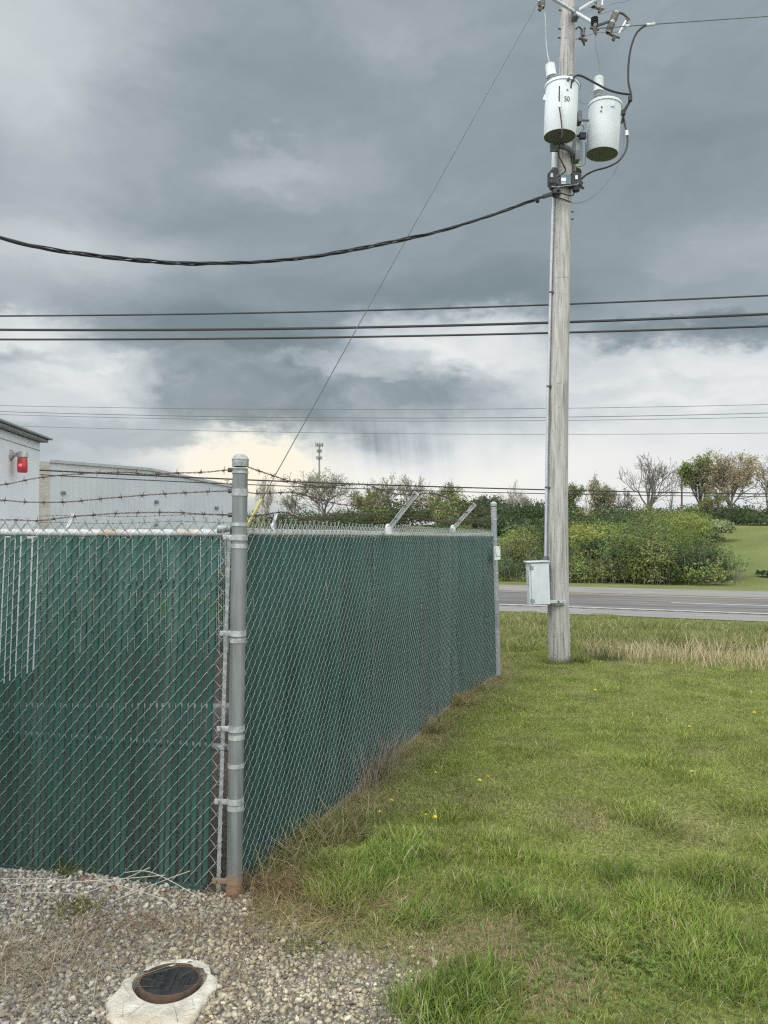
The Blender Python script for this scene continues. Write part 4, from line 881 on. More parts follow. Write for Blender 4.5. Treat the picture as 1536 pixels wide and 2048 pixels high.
# ------------------------------------------------------------------ valve box in the gravel
vc = G(329, 1970, .010); vb = empty('valve_box', vc, 'round black iron valve lid in a pale concrete collar on the gravel', 'valve box')
prof_out = [(0, .215), (20, .212), (40, .20), (60, .185), (80, .17), (100, .16), (120, .17), (150, .185), (180, .20), (205, .225), (225, .245), (245, .30), (262, .36), (275, .38), (290, .37), (305, .31), (320, .255), (340, .225)]
vs = []; n = 72
oa = [q[0] for q in prof_out]+[360]; orr = [q[1] for q in prof_out]+[.215]
lev = [('o', 1.0, -.08), ('o', 1.0, .012), ('o', .985, .022), ('o', .95, .029), ('o', .90, .031), ('i', 1.10, .033), ('i', 1.02, .029), ('i', 1.0, .015), ('i', 1.0, -.08)]
ring_i = .138; cen_i = Vector((.01, .028, 0))
for (wh_, sc__, z) in lev:
    for k in range(n):
        a_ = 360*k/n; ro = float(np.interp(a_, oa, orr))+.010*math.sin(R(a_)*5+1)+.006*math.sin(R(a_)*11)+.004*math.sin(R(a_)*17+2); ro *= .90; ca, sa = math.cos(R(a_)), math.sin(R(a_))
        rr = ro*sc__ if wh_ == 'o' else ring_i*sc__*(1+.04*math.sin(R(a_)*3))
        off = cen_i if wh_ == 'i' else Vector((0, 0, 0)); vs.append(vc+off+Vector((ca*rr, sa*rr, z-.03+.004*math.sin(R(a_)*2))))
b = MB(); b.add(vs, [(i*n+k, i*n+(k+1) % n, (i+1)*n+(k+1) % n, (i+1)*n+k) for i in range(len(lev)-1) for k in range(n)])
MT['collar'] = mat('collar_concrete', (.40, .375, .31), (.60, .585, .53), 0.95, scale=14, detail=9, bump=0.007, bscale=70, spec=.2); stain(MT['collar'], (.45, .33, .17), vc.y-.36, vc.y-.15, 9, .8, 1)
b.build('concrete_collar', MT['collar'], vb, True)
lc = vc+Vector((.012, .030, -.004)); la = Vector((.03, .02, 1)).normalized()
b = MB(); b.lathe([(.117, -.08), (.117, .006), (.1145, .011), (.1105, .011), (.109, .008), (.109, .000)], lc, la, 40); b.build('iron_ring', MT['ironring'], vb, True)
b = MB(); b.lathe([(.0001, .005), (.107, .005), (.108, -.01)], lc, la, 40)
xa_ = Vector((1, 0, 0)); xa_ = (xa_-la*xa_.dot(la)).normalized(); ya_ = la.cross(xa_); rml = Matrix((xa_, ya_, la)).transposed()
b.box(lc+rml@Vector((.012, 0, .007)), (.012, .15, .006), rml, bev=.002)
for (x, y, w, h) in ((-.022, .045, .004, .05), (-.01, .045, .004, .05), (-.016, .068, .014, .004), (-.022, -.03, .004, .06), (-.012, -.03, .004, .06), (.04, .03, .03, .004), (.045, -.01, .004, .06), (.06, -.01, .004, .05), (.052, .018, .018, .004), (.075, .0, .004, .05), (-.05, .0, .004, .12), (-.072, 0, .004, .08)):
    b.box(lc+rml@Vector((x, y, .0062)), (w, h, .0045), rml)
for y in (-.055, -.03, -.005, .02, .045): b.box(lc+rml@Vector((-.058, y, .006)), (.05, .004, .004), rml)
b.build('lid', MT['iron'], vb)
b = MB(); b.box(lc+rml@Vector((-.088, .01, .005)), (.012, .016, .003), rml); b.box(lc+rml@Vector((.088, .01, .005)), (.012, .016, .003), rml); b.build('lid_notch', MT['black'], vb)

# ------------------------------------------------------------------ gravel stones
ico_v = []; ph = (1+5**.5)/2
for a_ in ((-1, ph, 0), (1, ph, 0), (-1, -ph, 0), (1, -ph, 0), (0, -1, ph), (0, 1, ph), (0, -1, -ph), (0, 1, -ph), (ph, 0, -1), (ph, 0, 1), (-ph, 0, -1), (-ph, 0, 1)): ico_v.append(a_)
ico_v = np.array(ico_v); ico_v /= np.linalg.norm(ico_v[0])
ico_f = np.array([(0, 11, 5), (0, 5, 1), (0, 1, 7), (0, 7, 10), (0, 10, 11), (1, 5, 9), (5, 11, 4), (11, 10, 2), (10, 7, 6), (7, 1, 8), (3, 9, 4), (3, 4, 2), (3, 2, 6), (3, 6, 8), (3, 8, 9), (4, 9, 5), (2, 4, 11), (6, 2, 10), (8, 6, 7), (9, 8, 1)])
def stones(n, x0, x1, y0, y1, smin, smax, name='gravel', thr=.0):
    x = rng.uniform(x0, x1, n); y = rng.uniform(y0, y1, n); f = gravel_f(x, y); keep = (f < rng.normal(-.05, .09, n)) & ~inside_yard(x, y)
    d = np.hypot(x-vc.x, y-vc.y); a_ = np.degrees(np.arctan2(y-vc.y, x-vc.x)) % 360; ro = np.interp(a_, oa, orr)*.90-.012
    keep &= (d > ro+.004) | ((d < .145) & (d > .118))
    keep &= ~((np.hypot(x-P0.x, y-P0.y) < .04))
    x = x[keep]; y = y[keep]; n = len(x); d = d[keep]
    s = smin+(smax-smin)*rng.random(n)**2.2
    sv = s[:, None]*np.stack([rng.uniform(.8, 1.35, n), rng.uniform(.7, 1.1, n), rng.uniform(.45, .8, n)], 1)
    V = ico_v[None]*(1+rng.normal(0, .26, (n, 12, 1)).clip(-.5, .55))*sv[:, None, :]
    a1 = rng.uniform(0, 6.28, n); a2 = rng.normal(0, .5, n); a3 = rng.normal(0, .5, n)
    def rot(V, i, j, a):
        ca = np.cos(a)[:, None]; sa = np.sin(a)[:, None]; vi = V[..., i].copy(); V[..., i] = vi*ca-V[..., j]*sa; V[..., j] = vi*sa+V[..., j]*ca
    rot(V, 0, 2, a2); rot(V, 1, 2, a3); rot(V, 0, 1, a1)
    V[..., 0] += x[:, None]; V[..., 1] += y[:, None]; V[..., 2] += (hz(x, y)+s*rng.uniform(-.15, .55, n)-.03*(d < .145))[:, None]
    t = rng.random(n); base = np.where((t < .38)[:, None], [.36, .355, .335], np.where((t < .64)[:, None], [.46, .43, .36], np.where((t < .80)[:, None], [.60, .58, .53], np.where((t < .95)[:, None], [.21, .205, .20], np.where((t < .993)[:, None], [.36, .29, .2], [.34, .22, .14])))))
    wx = sstep(-1.3, -.5, x)[:, None]; base = base*(1-wx)*np.array([.99, 1.0, 1.02])+base*wx*np.array([1.04, .99, .88])
    dirt = (.72+.4*vnoise(x, y, 2.5, 3, 41))[:, None]
    c = base*dirt*rng.uniform(.68, 1.06, (n, 1))*np.array([.99, .97, .92])
    Fc = (ico_f[None]+12*np.arange(n)[:, None, None]).reshape(-1, 3)
    o = np_mesh(name, V.reshape(-1, 3), Fc, MT['stone'], col=np.repeat(c, 12, 0)); tag(o, 'loose grey and tan gravel in front of the fence corner', 'gravel', kind='stuff')
stones(52000, -3.2, .55, 2.1, 4.3, .0044, .0150)

# ------------------------------------------------------------------ grass
def blades(name, x, y, h, w, col, lean=.45, curl=.5, m=None, label=None, cat='grass', tipc=1.1, zoff=0.0, parent=None, wind=0.0):
    n = len(x); z = hz(x, y)+zoff
    a = rng.uniform(0, 2*np.pi, n); ln = np.abs(rng.normal(0, lean, n)); cu = rng.uniform(.1, curl, n)
    dx = np.cos(a); dy = np.sin(a); fa = rng.uniform(0, 2*np.pi, n); wx = np.cos(fa)*w/2; wy = np.sin(fa)*w/2
    ks = (0, .38, .74, 1.0); ws = (.8, 1.0, .7, 0)
    V = np.zeros((n, 7, 3), np.float32); C = np.zeros((n, 7, 3), np.float32); i = 0
    for k, sc_ in zip(ks, ws):
        r_ = h*(ln*k+cu*k*k*.8); zz = h*k*np.sqrt(np.clip(1-.5*(ln*k+cu*k*.6)**2, .15, 1))
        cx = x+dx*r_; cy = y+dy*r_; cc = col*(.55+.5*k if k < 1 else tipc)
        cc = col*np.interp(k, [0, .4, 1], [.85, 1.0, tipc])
        if sc_ > 0:
            V[:, i] = np.stack([cx-wx*sc_, cy-wy*sc_, z+zz-.005], 1); V[:, i+1] = np.stack([cx+wx*sc_, cy+wy*sc_, z+zz-.005], 1); C[:, i] = cc; C[:, i+1] = cc; i += 2
        else: V[:, i] = np.stack([cx, cy, z+zz-.005], 1); C[:, i] = cc
    b0 = 7*np.arange(n)[:, None]
    quads = np.concatenate([b0+np.array([0, 1, 3, 2]), b0+np.array([2, 3, 5, 4]), b0+np.array([4, 5, 6, 6])])
    tri = np.concatenate([b0+np.array([0, 1, 3]), b0+np.array([0, 3, 2]), b0+np.array([2, 3, 5]), b0+np.array([2, 5, 4]), b0+np.array([4, 5, 6])])
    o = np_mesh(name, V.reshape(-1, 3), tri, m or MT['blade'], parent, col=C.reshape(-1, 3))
    if label: tag(o, label, cat, kind='stuff')
    return o
def scatter(n, y0, y1, xl, xr):     # within the cone of view plus a margin; xl, xr functions of y
    y = np.sqrt(rng.uniform(y0**2, y1**2, n)); lo, hi = xl(y), xr(y); x = lo+(hi-lo)*rng.random(n); return x, y
def lawn_ok(x, y):
    xs = np.interp(y, [P0.y, PB.y, PC.y, 40], [P0.x, PB.x, PC.x, PC.x-6]); yb = PC.y-(x-PC.x)*(.21/.977)
    ok = (x > xs-.04) | (y > yb+.05)
    return ok & (gravel_f(x, y) > rng.normal(.0, .09, len(x)))
xr = lambda y: .5*y+.9
xl = lambda y: np.interp(y, [2, P0.y, PB.y, PC.y], [-.4, P0.x, PB.x, PC.x])-.05
Xs = []; Ys = []; Hs = []; Ws = []
for (n, y0, y1, hh, ww) in ((110000, 2.1, 4.2, 1.0, .0038), (130000, 4.2, 7.0, .92, .0046), (130000, 7.0, 12.6, .9, .0068)):
    x, y = scatter(n, y0, y1, xl, xr); ok = lawn_ok(x, y); x, y = x[ok], y[ok]; d = dry(x, y)
    tuft = vnoise(x, y, 3.2, 3, 51); kp = rng.random(len(x)) < np.clip(.50+1.4*(tuft-.28)+.15*(y > 5), .35, 1); x, y, d, tuft = x[kp], y[kp], d[kp], tuft[kp]
    h = (.028+.058*sstep(.42, .75, tuft)*sstep(.5, .1, d)*np.interp(y, [2.5, 6], [1.25, .55])+.016*rng.random(len(x)))*hh*rng.uniform(.7, 1.25, len(x)); h *= np.where(y > 5, .85, 1.0)
    Xs.append(x); Ys.append(y); Hs.append(h); Ws.append(ww*rng.uniform(.6, 1.2, len(x))*(.75+.5*(h > .06)))
x = np.concatenate(Xs); y = np.concatenate(Ys); h = np.concatenate(Hs); w = np.concatenate(Ws)
col = grass_col(x, y, rng.random(len(x)))*rng.uniform(.70, 1.35, (len(x), 1))*(.85+.3*vnoise(x, y, 5, 3, 55)[:, None])
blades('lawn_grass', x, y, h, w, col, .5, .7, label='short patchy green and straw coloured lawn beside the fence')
# verge towards the road
x, y = scatter(120000, 11.6, 29.0, lambda y: -.02*y+.3, lambda y: .5*y+2.5); ok = (tval(x, y) < 28.0+.5*(vnoise(x, y, 1.1, 3, 64)-.5)) & (tval(x, y) > 10.8) & ~inside_yard(x, y); x, y = x[ok], y[ok]
tuft = vnoise(x, y, .8, 4, 61); h = (.07+.20*sstep(.45, .8, tuft))*rng.uniform(.6, 1.3, len(x)); h *= np.interp(tval(x, y), [11, 13, 26, 28], [.6, 1.2, .8, .6])
k = (rng.random(len(x)) < .36*vnoise(x, y, .6, 3, 62))[:, None]; col = np.where(k, DRYC*np.array([1.0, .98, .9]), np.array([.205, .238, .080]))*rng.uniform(.75, 1.25, (len(x), 1))
blades('verge_grass', x, y, h, .010*rng.uniform(.7, 1.6, len(x))*np.sqrt(y/12), col, .45, .6, label='rough green and tan grass on the verge before the road')
# tall dead grass behind the pole
n = 5600; x = rng.uniform(2.2, 9.5, n); t_ = rng.normal(11.75, .50, n); y = (t_-.4*x)/.9165; cl = vnoise(x, y, 1.6, 3, 71); ok = (cl > .38+.16*rng.random(n)) & (x > 2.95); x, y = x[ok], y[ok]
h = rng.uniform(.16, .48, len(x))*np.interp(vnoise(x, y, 1.2, 2, 72), [.3, .7], [.6, 1.15]); col = np.array([.46, .385, .25])*rng.uniform(.7, 1.25, (len(x), 1))
blades('tall_dead_grass', x, y, h, 0.0055*rng.uniform(.6, 1.3, len(x)), col, .26, .4, MT['straw'], 'tall straw coloured dead grass right of the pole')
# rough weeds along the fence foot
def along_fence(n, s0, s1, q0, q1):
    s = rng.uniform(s0, s1, n); L1 = sideA.L; q = q0+(q1-q0)*rng.random(n)**1.5
    px_ = np.where(s < L1, P0.x+sideA.d.x*s, PB.x+sideB.d.x*(s-L1)); py_ = np.where(s < L1, P0.y+sideA.d.y*s, PB.y+sideB.d.y*(s-L1))
    return px_+sideA.n.x*q, py_+sideA.n.y*q, s, q
x, y, s, q = along_fence(6500, .08, 6.3, .0, .36); cl = vnoise(x, y, 2.6, 3, 81); ok = rng.random(len(x)) < np.clip((cl-.25)*2.2, 0, 1)*np.where(s < 3.2, 1, .55); x, y, s, q, cl = x[ok], y[ok], s[ok], q[ok], cl[ok]
h = (.06+.20*sstep(.35, .7, cl)*np.where(s < 3.0, 1.0, .6))*rng.uniform(.5, 1.3, len(x))*np.interp(q, [0, .42], [1.1, .55])
mixr = rng.random((len(x), 1)); col = np.where(mixr < .34, [.34, .285, .17], np.where(mixr < .68, [.23, .22, .095], [.17, .195, .065]))*rng.uniform(.65, 1.2, (len(x), 1))
blades('fence_weeds', x, y, h, .0032*rng.uniform(.6, 1.3, len(x)), col, .8, 1.2, MT['straw'], 'brown and olive tangled weeds along the foot of the fence')
x, y, s, q = along_fence(420, .9, 2.3, .01, .16); h = rng.uniform(.15, .42, len(x)); col = np.array([.27, .225, .185])*rng.uniform(.7, 1.2, (len(x), 1))
ok = vnoise(x, y, 3, 2, 83) > .45; blades('dead_stems', x[ok], y[ok], h[ok], .0024*np.ones(ok.sum()), col[ok], .5, .9, MT['straw'], 'thin grey dead stems leaning on the slatted fence')
# straw lying on the gravel
def lying(n, cx, cy, rx, ry, lmin, lmax, c0, name, label, wd=.0022, lift=.012):
    x = rng.normal(cx, rx, n); y = rng.normal(cy, ry, n); d = np.hypot(x-vc.x, y-vc.y); ok = (d > .20) & ~inside_yard(x, y); x, y = x[ok], y[ok]
    h = rng.uniform(lmin, lmax, len(x)); col = np.array(c0)*rng.uniform(.6, 1.25, (len(x), 1))
    blades(name, x, y, h, wd*rng.uniform(.6, 1.4, len(x)), col, 1.6, 1.5, MT['straw'], label, zoff=lift)
a_ = G(90, 1940); lying(1600, a_.x-.15, a_.y, .28, .18, .03, .12, (.31, .26, .18), 'dead_grass', 'matted brown dead grass on the gravel at lower left')
a_ = G(290, 1865); lying(230, a_.x, a_.y, .16, .05, .03, .10, (.23, .16, .10), 'brown_litter', 'brown plant litter on the gravel near the lid')
a_ = G(560, 1880); lying(500, a_.x, a_.y, .3, .12, .03, .09, (.27, .22, .13), 'scattered_straw', 'scattered straw bits on the gravel before the fence post')
lying(1500, -.9, 3.1, .55, .35, .02, .08, (.25, .19, .12), 'loose_straw', 'loose straw and twig bits lying over the gravel', .0018)
a_ = G(680, 1830); lying(900, a_.x, a_.y, .22, .10, .03, .10, (.28, .21, .12), 'edge_straw', 'tan dead grass where the gravel meets the lawn')
a_ = G(560, 1800); lying(900, a_.x, a_.y+.05, .16, .07, .03, .12, (.21, .145, .085), 'leaf_litter', 'brown litter at the foot of the side fence by the post')
# a few longer pale stems at the foot of the front fence
stems = [[(0, 1788), (90, 1785), (170, 1790)], [(20, 1770), (130, 1765), (250, 1757), (330, 1750)], [(150, 1792), (230, 1765), (300, 1735)], [(180, 1760), (240, 1772), (330, 1800), (352, 1825)], [(230, 1800), (330, 1760), (380, 1742)], [(0, 1757), (70, 1757), (140, 1760)], [(8, 1862), (30, 1830), (44, 1795)], [(250, 1745), (290, 1742), (330, 1756), (400, 1795)]]
b = MB()
for st in stems:
    P = [at(x_, y_, max(2.6, min(3.66, 1.66*F/(max(y_, 1790)-1075+1)))) for x_, y_ in st]; b.tube(crom(P, 5), [.0017]*(5*(len(P)-1)+1), 5)
tag(b.build('pale_stems', mat('pale_stem', (.36, .32, .25), (.48, .43, .35), .8)), 'long pale dead stems lying at the foot of the front fence', 'dead stems', kind='stuff')
def little_weed(name, c, n, hmin, hmax, col0, label, rad=.06):
    a = rng.uniform(0, 6.28, n); rr = rad*np.sqrt(rng.random(n)); x = c.x+np.cos(a)*rr; y = c.y+np.sin(a)*rr*.7
    col = np.array(col0)*rng.uniform(.7, 1.3, (n, 1)); o = blades(name, x, y, rng.uniform(hmin, hmax, n), .006*rng.uniform(.6, 1.3, n), col, .8, 1.0)
    return tag(o, label, 'weed')
little_weed('gravel_weed', G(150, 1838), 130, .02, .07, (.20, .19, .05), 'low yellow green weed on the gravel below the front fence', .10)
little_weed('gravel_weed', G(130, 1775), 40, .03, .12, (.15, .15, .05), 'thin olive weed standing at the foot of the front fence', .03)
little_weed('gravel_weed', G(610, 1900), 120, .02, .05, (.13, .17, .045), 'flat green weed patch on the gravel right of the lid', .10)
little_weed('grass_tuft', G(1160, 1325), 120, .06, .20, (.085, .13, .035), 'small dark green tuft at the foot of the pole', .14)
little_weed('grass_fringe', G(1117, 1326), 260, .05, .15, (.16, .19, .07), 'fringe of grass round the foot of the wooden pole', .23)
little_weed('grass_tuft', G(1215, 1318), 150, .08, .26, (.08, .115, .04), 'dark green weed clump right of the pole among dead grass', .22)
for q in ((862, 1462), (925, 1412), (600, 1680)):
    little_weed('dry_tuft', G(q[0], q[1]), 170, .06, .22, (.36, .31, .15), {862: 'straw yellow dry tuft leaning on the side fence, middle one', 925: 'straw yellow dry tuft at the foot of the fence bend', 600: 'straw yellow dry tuft nearest the corner post'}[q[0]], .13)
# bright tufts in the lawn
tc_ = [G(750, 1770), G(800, 1740), G(700, 1800), G(960, 1960), G(900, 1990), G(850, 2010), G(880, 2030), G(960, 2000), G(1130, 1830), G(1470, 1900), G(1420, 1960), G(1000, 1800), G(840, 1850), G(1250, 1760), G(1390, 1800), G(1500, 1780)]
X_, Y_, H_ = [], [], []
for c_ in tc_:
    n = 330; X_.append(rng.normal(c_.x, .085, n)); Y_.append(rng.normal(c_.y, .07, n)); H_.append(rng.uniform(.04, .115, n))
x = np.concatenate(X_); y = np.concatenate(Y_); h = np.concatenate(H_); col = np.array([.195, .275, .064])*rng.uniform(.65, 1.3, (len(x), 1)); k = rng.random((len(x), 1)) < .08; col = np.where(k, DRYC, col)
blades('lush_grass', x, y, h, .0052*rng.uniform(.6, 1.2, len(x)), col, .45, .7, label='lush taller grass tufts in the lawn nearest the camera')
# clover patches
x = []; y = []
n = 800; c_ = G(1250, 1930); x = rng.normal(c_.x, .36, n); y = rng.normal(c_.y, .20, n); z = hz(x, y)+rng.uniform(.012, .035, n); V = []; Fq = []; C = []
a0 = rng.uniform(0, 6.28, n)
for k in range(3):
    a = a0+k*2.094; r_ = rng.uniform(.006, .010, n); cx = x+np.cos(a)*r_; cy = y+np.sin(a)*r_
    for (du, dv) in ((-1, 0), (0, -.8), (1, 0), (0, .8)): V.append(np.stack([cx+np.cos(a)*r_*du-np.sin(a)*r_*dv, cy+np.sin(a)*r_*du+np.cos(a)*r_*dv, z+.003*du], 1))
V = np.stack(V, 1).reshape(-1, 3); m_ = len(V)//4; col = np.repeat(np.array([.15, .215, .06])*rng.uniform(.7, 1.3, (n, 1)), 12, 0)
tag(np_mesh('clover', V, np.arange(len(V)).reshape(-1, 4), MT['blade'], col=col), 'patch of low clover in the lawn at lower right', 'clover', kind='stuff')

# dandelions
dn = [(955, 1588, 'yellow dandelion flower in mid lawn, largest of the two side by side'), (976, 1583, 'yellow dandelion flower in mid lawn, right of the larger one'), (773, 1631, 'yellow dandelion flower nearest the fence weeds on its own'), (878, 1573, 'yellow dandelion bud half hidden in grass left of the flower pair'),
      (850, 1672, 'yellow dandelion at the left of the close trio'), (858, 1672, 'yellow dandelion in the middle of the close trio'), (866, 1677, 'yellow dandelion at the right of the close trio'), (765, 1664, 'small pale yellow dandelion just above the lush grass by the fence'), (1390, 1573, 'yellow dandelion flower alone on the right side of the lawn'), (1190, 1390, 'yellow dandelion flower on the far lawn before the pole'), (1503, 1439, 'yellow dandelion flower at the far right edge of the lawn'), (1380, 1470, 'tiny yellow dandelion flower on the far lawn at right')]
proto = None
def dandelion():
    e = empty('dandelion', (0, 0, 0)); b = MB(); b.tube([(0, 0, -.01), (.004, 0, .035), (.006, -.004, .062)], .0022, 5); b.build('stem', MT['stem'], e)
    b = MB(); o_ = Vector((.006, -.004, .062))
    for lay, (nn_, ln, tz) in enumerate(((14, .015, .10), (11, .011, .45), (7, .006, .9))):
        for k in range(nn_):
            a = 2*math.pi*k/nn_+lay*.3; dv = Vector((math.cos(a), math.sin(a), tz)).normalized(); sd2 = Vector((-math.sin(a), math.cos(a), 0))*.0024
            b.add([o_, o_+dv*ln*.6+sd2, o_+dv*ln, o_+dv*ln*.6-sd2], [(0, 1, 2, 3)])
    b.build('flower_head', MT['flower'], e); return e
for i, (x_, y_, lb) in enumerate(dn):
    p = G(x_, y_+12); p.z = float(hz(p.x, p.y))
    if proto is None: proto = e = dandelion(); e.name = 'dandelion'
    else:
        e = proto.copy(); COL.objects.link(e)
        for ch in proto.children: c2 = ch.copy(); COL.objects.link(c2); c2.parent = e
    e.location = p; e.rotation_euler = (random.uniform(-.3, .3), random.uniform(-.3, .3), random.uniform(0, 6)); tag(e, lb, 'dandelion', 'dandelions in the lawn')
    e.scale = (1.05, 1.05, 2.0)

# ------------------------------------------------------------------ far vegetation
def leaf_quads(P, size, col, flat=.0):
    n = len(P); nrm = rng.normal(0, 1, (n, 3)); nrm[:, 2] = np.abs(nrm[:, 2])+flat; nrm /= np.linalg.norm(nrm, axis=1, keepdims=True)
    a = np.cross(nrm, rng.normal(0, 1, (n, 3))); a /= np.linalg.norm(a, axis=1, keepdims=True)+1e-9; b_ = np.cross(nrm, a)
    s = (size*rng.uniform(.6, 1.3, n))[:, None]
    V = np.stack([P-a*s, P-b_*s*.6, P+a*s, P+b_*s*.6], 1).reshape(-1, 3); return V, np.arange(4*n).reshape(-1, 4), np.repeat(col, 4, 0)
def blob_points(c, rad, n, lump=.35):
    d = rng.normal(0, 1, (n, 3)); d /= np.linalg.norm(d, axis=1, keepdims=True); d[:, 2] = np.where(d[:, 2] < -.3, -d[:, 2]*.4, d[:, 2])
    lum = 1+lump*(vnoise(d[:, 0]*2+c[0], d[:, 1]*2+d[:, 2]*2+c[1], 1.7, 3, 91)-.5)*2
    r = (1-.55*rng.random(n)**2.0)*lum
    return np.array(c)+d*r[:, None]*np.array(rad)
SKINS = {'mid': (.172, .232, .070), 'yellow': (.24, .28, .088), 'dark': (.072, .102, .048), 'olive': (.20, .225, .085), 'grey': (.28, .285, .18), 'blue': (.115, .160, .085), 'pale': (.27, .31, .16), 'gold': (.31, .32, .10), 'rust': (.37, .31, .19), 'tan': (.33, .31, .19)}
def mass(name, specs, label, leaf, per, kinds=None):
    VV = []; FF = []; CC = []; off = 0
    for (c, rad, kind, den) in specs:
        area = 4*math.pi*((rad[0]*rad[1]+rad[0]*rad[2]+rad[1]*rad[2])/3); n = int(area*per*den)
        P = blob_points(c, rad, n)
        cb = np.array(SKINS[kind])*random.uniform(.78, 1.25); cl = vnoise(P[:, 0]+P[:, 2], P[:, 1]+P[:, 2], 1.3, 2, 92)[:, None]
        col = cb*(.7+.6*cl)*rng.uniform(.7, 1.3, (n, 1)); V, Fq, C2 = leaf_quads(P, leaf, col)
        VV.append(V); FF.append(Fq+off); CC.append(C2); off += len(V)
    o = np_mesh(name, np.concatenate(VV), np.concatenate(FF), MT['leaf'], col=np.concatenate(CC)); return o
# thicket beyond the road
specs = []
def bush_at(px, Y, top_py=None, hgt=None, rx=1.6, kind='mid', den=1.0):
    X = (px-768)/F*Y; z0 = float(hz(X, Y))
    hgt = hgt if hgt is not None else (at(px, top_py, Y).z-z0)
    return ((X, Y, z0+hgt*.36), (rx, rx, hgt*.64), kind, den)
kinds = ['mid', 'mid', 'olive', 'mid', 'yellow', 'dark', 'olive', 'blue', 'grey', 'mid']
for i in range(330):
    Yq = 47+41*random.random()**1.15
    pxmax = 1445-34*((Yq-47)/40)-10*random.random()
    px = random.uniform(430, pxmax)
    if Yq < 50 and px < 1120: px = random.uniform(900, pxmax)
    if tval((px-768)/F*Yq, Yq) < 50.0: continue
    h_ = random.choice((random.uniform(1.0, 2.2), random.uniform(1.9, 3.7)))*np.interp(px, [430, 900, 1100, 1350, 1500], [.9, .9, 1.0, 1.15, .7])*(np.interp(Yq, [47, 60, 88], [1, .95, .5]) if px < 1290 else np.interp(Yq, [47, 88], [1, .85]))
    specs.append(bush_at(px, Yq, hgt=h_, rx=random.uniform(1.0, 2.1), kind=random.choice(kinds)))
for i in range(50):
    px = random.uniform(985, 1452); Yq = 49.3/(.400*(px-768)/F+.9165)+random.uniform(-.2, .8); specs.append(bush_at(px, Yq, hgt=random.uniform(.4, 1.9), rx=random.uniform(.4, .9), den=random.uniform(.4, .9), kind=random.choice(kinds)))
thk = mass('thicket', specs, None, .082, 40); tag(thk, 'dense mixed green thicket of bushes and saplings beyond the road', 'thicket', kind='stuff')
# pale stems in the thicket edge
b = MB()
for i in range(300):
    Yq = random.uniform(46.6, 50); px = random.uniform(1000, 1470); X = (px-768)/F*Yq
    if tval(X, Yq) < 49.2: Yq += 3; X = (px-768)/F*Yq
    z0 = float(hz(X, Yq)); h_ = random.uniform(.9, 2.3); p = Vector((X, Yq+random.uniform(-1.0, .3), z0)); lx_, ly_ = random.gauss(0, .12), random.gauss(0, .1)
    b.tube([p, p+Vector((lx_*h_*.5, ly_, h_*.5)), p+Vector((lx_*h_+random.gauss(0, .08), ly_, h_))], [.014, .011, .006], 4, cap=False)
tag(b.build('sapling_stems', MT['bark']), 'thin pale sapling stems along the front of the thicket', 'saplings', kind='stuff')
# individual shrubs one can tell apart
def shrub(label, px, Y, top_py, rx, kind, n_b=5, leaf=.13, group=None):
    X = (px-768)/F*Y; z0 = float(hz(X, Y)); H = at(px, top_py, Y).z-z0; t = empty('shrub', (X, Y, z0), label, 'shrub', group)
    sp = []
    for k in range(n_b):
        a = random.uniform(0, 6.28); rr = rx*.45*random.random(); sp.append(((X+math.cos(a)*rr, Y+math.sin(a)*rr, z0+H*random.uniform(.4, .62)), (rx*random.uniform(.5, .75), rx*random.uniform(.5, .75), H*random.uniform(.28, .38)), kind, 1.0))
    o = mass('foliage', sp, None, leaf*.8, 34); o.parent = t; o.matrix_parent_inverse = Matrix.Translation(-t.location)
    b = MB()
    for k in range(7): b.tube([(X+random.gauss(0, .1), Y+random.gauss(0, .1), z0-.1), (X+random.gauss(0, rx*.3), Y+random.gauss(0, rx*.3), z0+H*.6)], [.04, .015], 5)
    b.build('stem', MT['bark'], t)
shrub('rounded yellow flowering shrub in the middle of the thicket', 1172, 58, 1046, 2.2, 'gold')
shrub('dark green shrub just below the yellow one', 1200, 52, 1072, 1.5, 'dark')
shrub('pale silvery green shrub at the top right end of the thicket', 1432, 76, 1036, 2.0, 'pale')
shrub('tan bare looking shrub at the left of the thicket by the fence post', 1058, 60, 1062, 2.0, 'tan')
shrub('tall bright green shrub forming the hump of the thicket', 1375, 74, 1018, 2.6, 'yellow')
shrub('glossy dark green bush low at the front right of the thicket', 1418, 48, 1108, 1.5, 'dark')
shrub('grey green drooping bush at the right end of the thicket', 1442, 50, 1118, 1.2, 'blue')
shrub('small dark green shrub on the mowed hill at the right edge', 1535, 50, 1140, .9, 'dark')
# wood behind on the crest
specs = []
for i in range(150):
    Yq = random.uniform(96, 118); px = random.uniform(400, 1500); top_ = np.interp(px, [400, 560, 700, 900, 1000, 1080, 1200, 1330, 1400, 1540], [1030, 1030, 1012, 1000, 998, 1008, 1012, 1020, 1012, 1012])+random.uniform(-6, 16)
    specs.append(bush_at(px, Yq, top_py=top_, rx=random.uniform(1.8, 3.2), kind=random.choice(['dark', 'dark', 'dark', 'olive', 'dark', 'blue'])))
for i in range(40):
    Yq = random.uniform(112, 120); px = random.uniform(1430, 1720); specs.append(bush_at(px, Yq, top_py=1014+random.uniform(-6, 12), rx=random.uniform(1.8, 2.8), kind=random.choice(['dark', 'dark', 'blue'])))
for i in range(90):
    Yq = random.uniform(86, 95); px = random.uniform(900, 1420); specs.append(bush_at(px, Yq, top_py=1036+random.uniform(-8, 8), rx=random.uniform(1.4, 2.4), kind=random.choice(['dark', 'dark', 'dark', 'blue'])))
wood = mass('distant_wood', specs, None, .15, 14.0); tag(wood, 'dark green belt of woodland along the crest of the hill', 'woodland', kind='stuff')

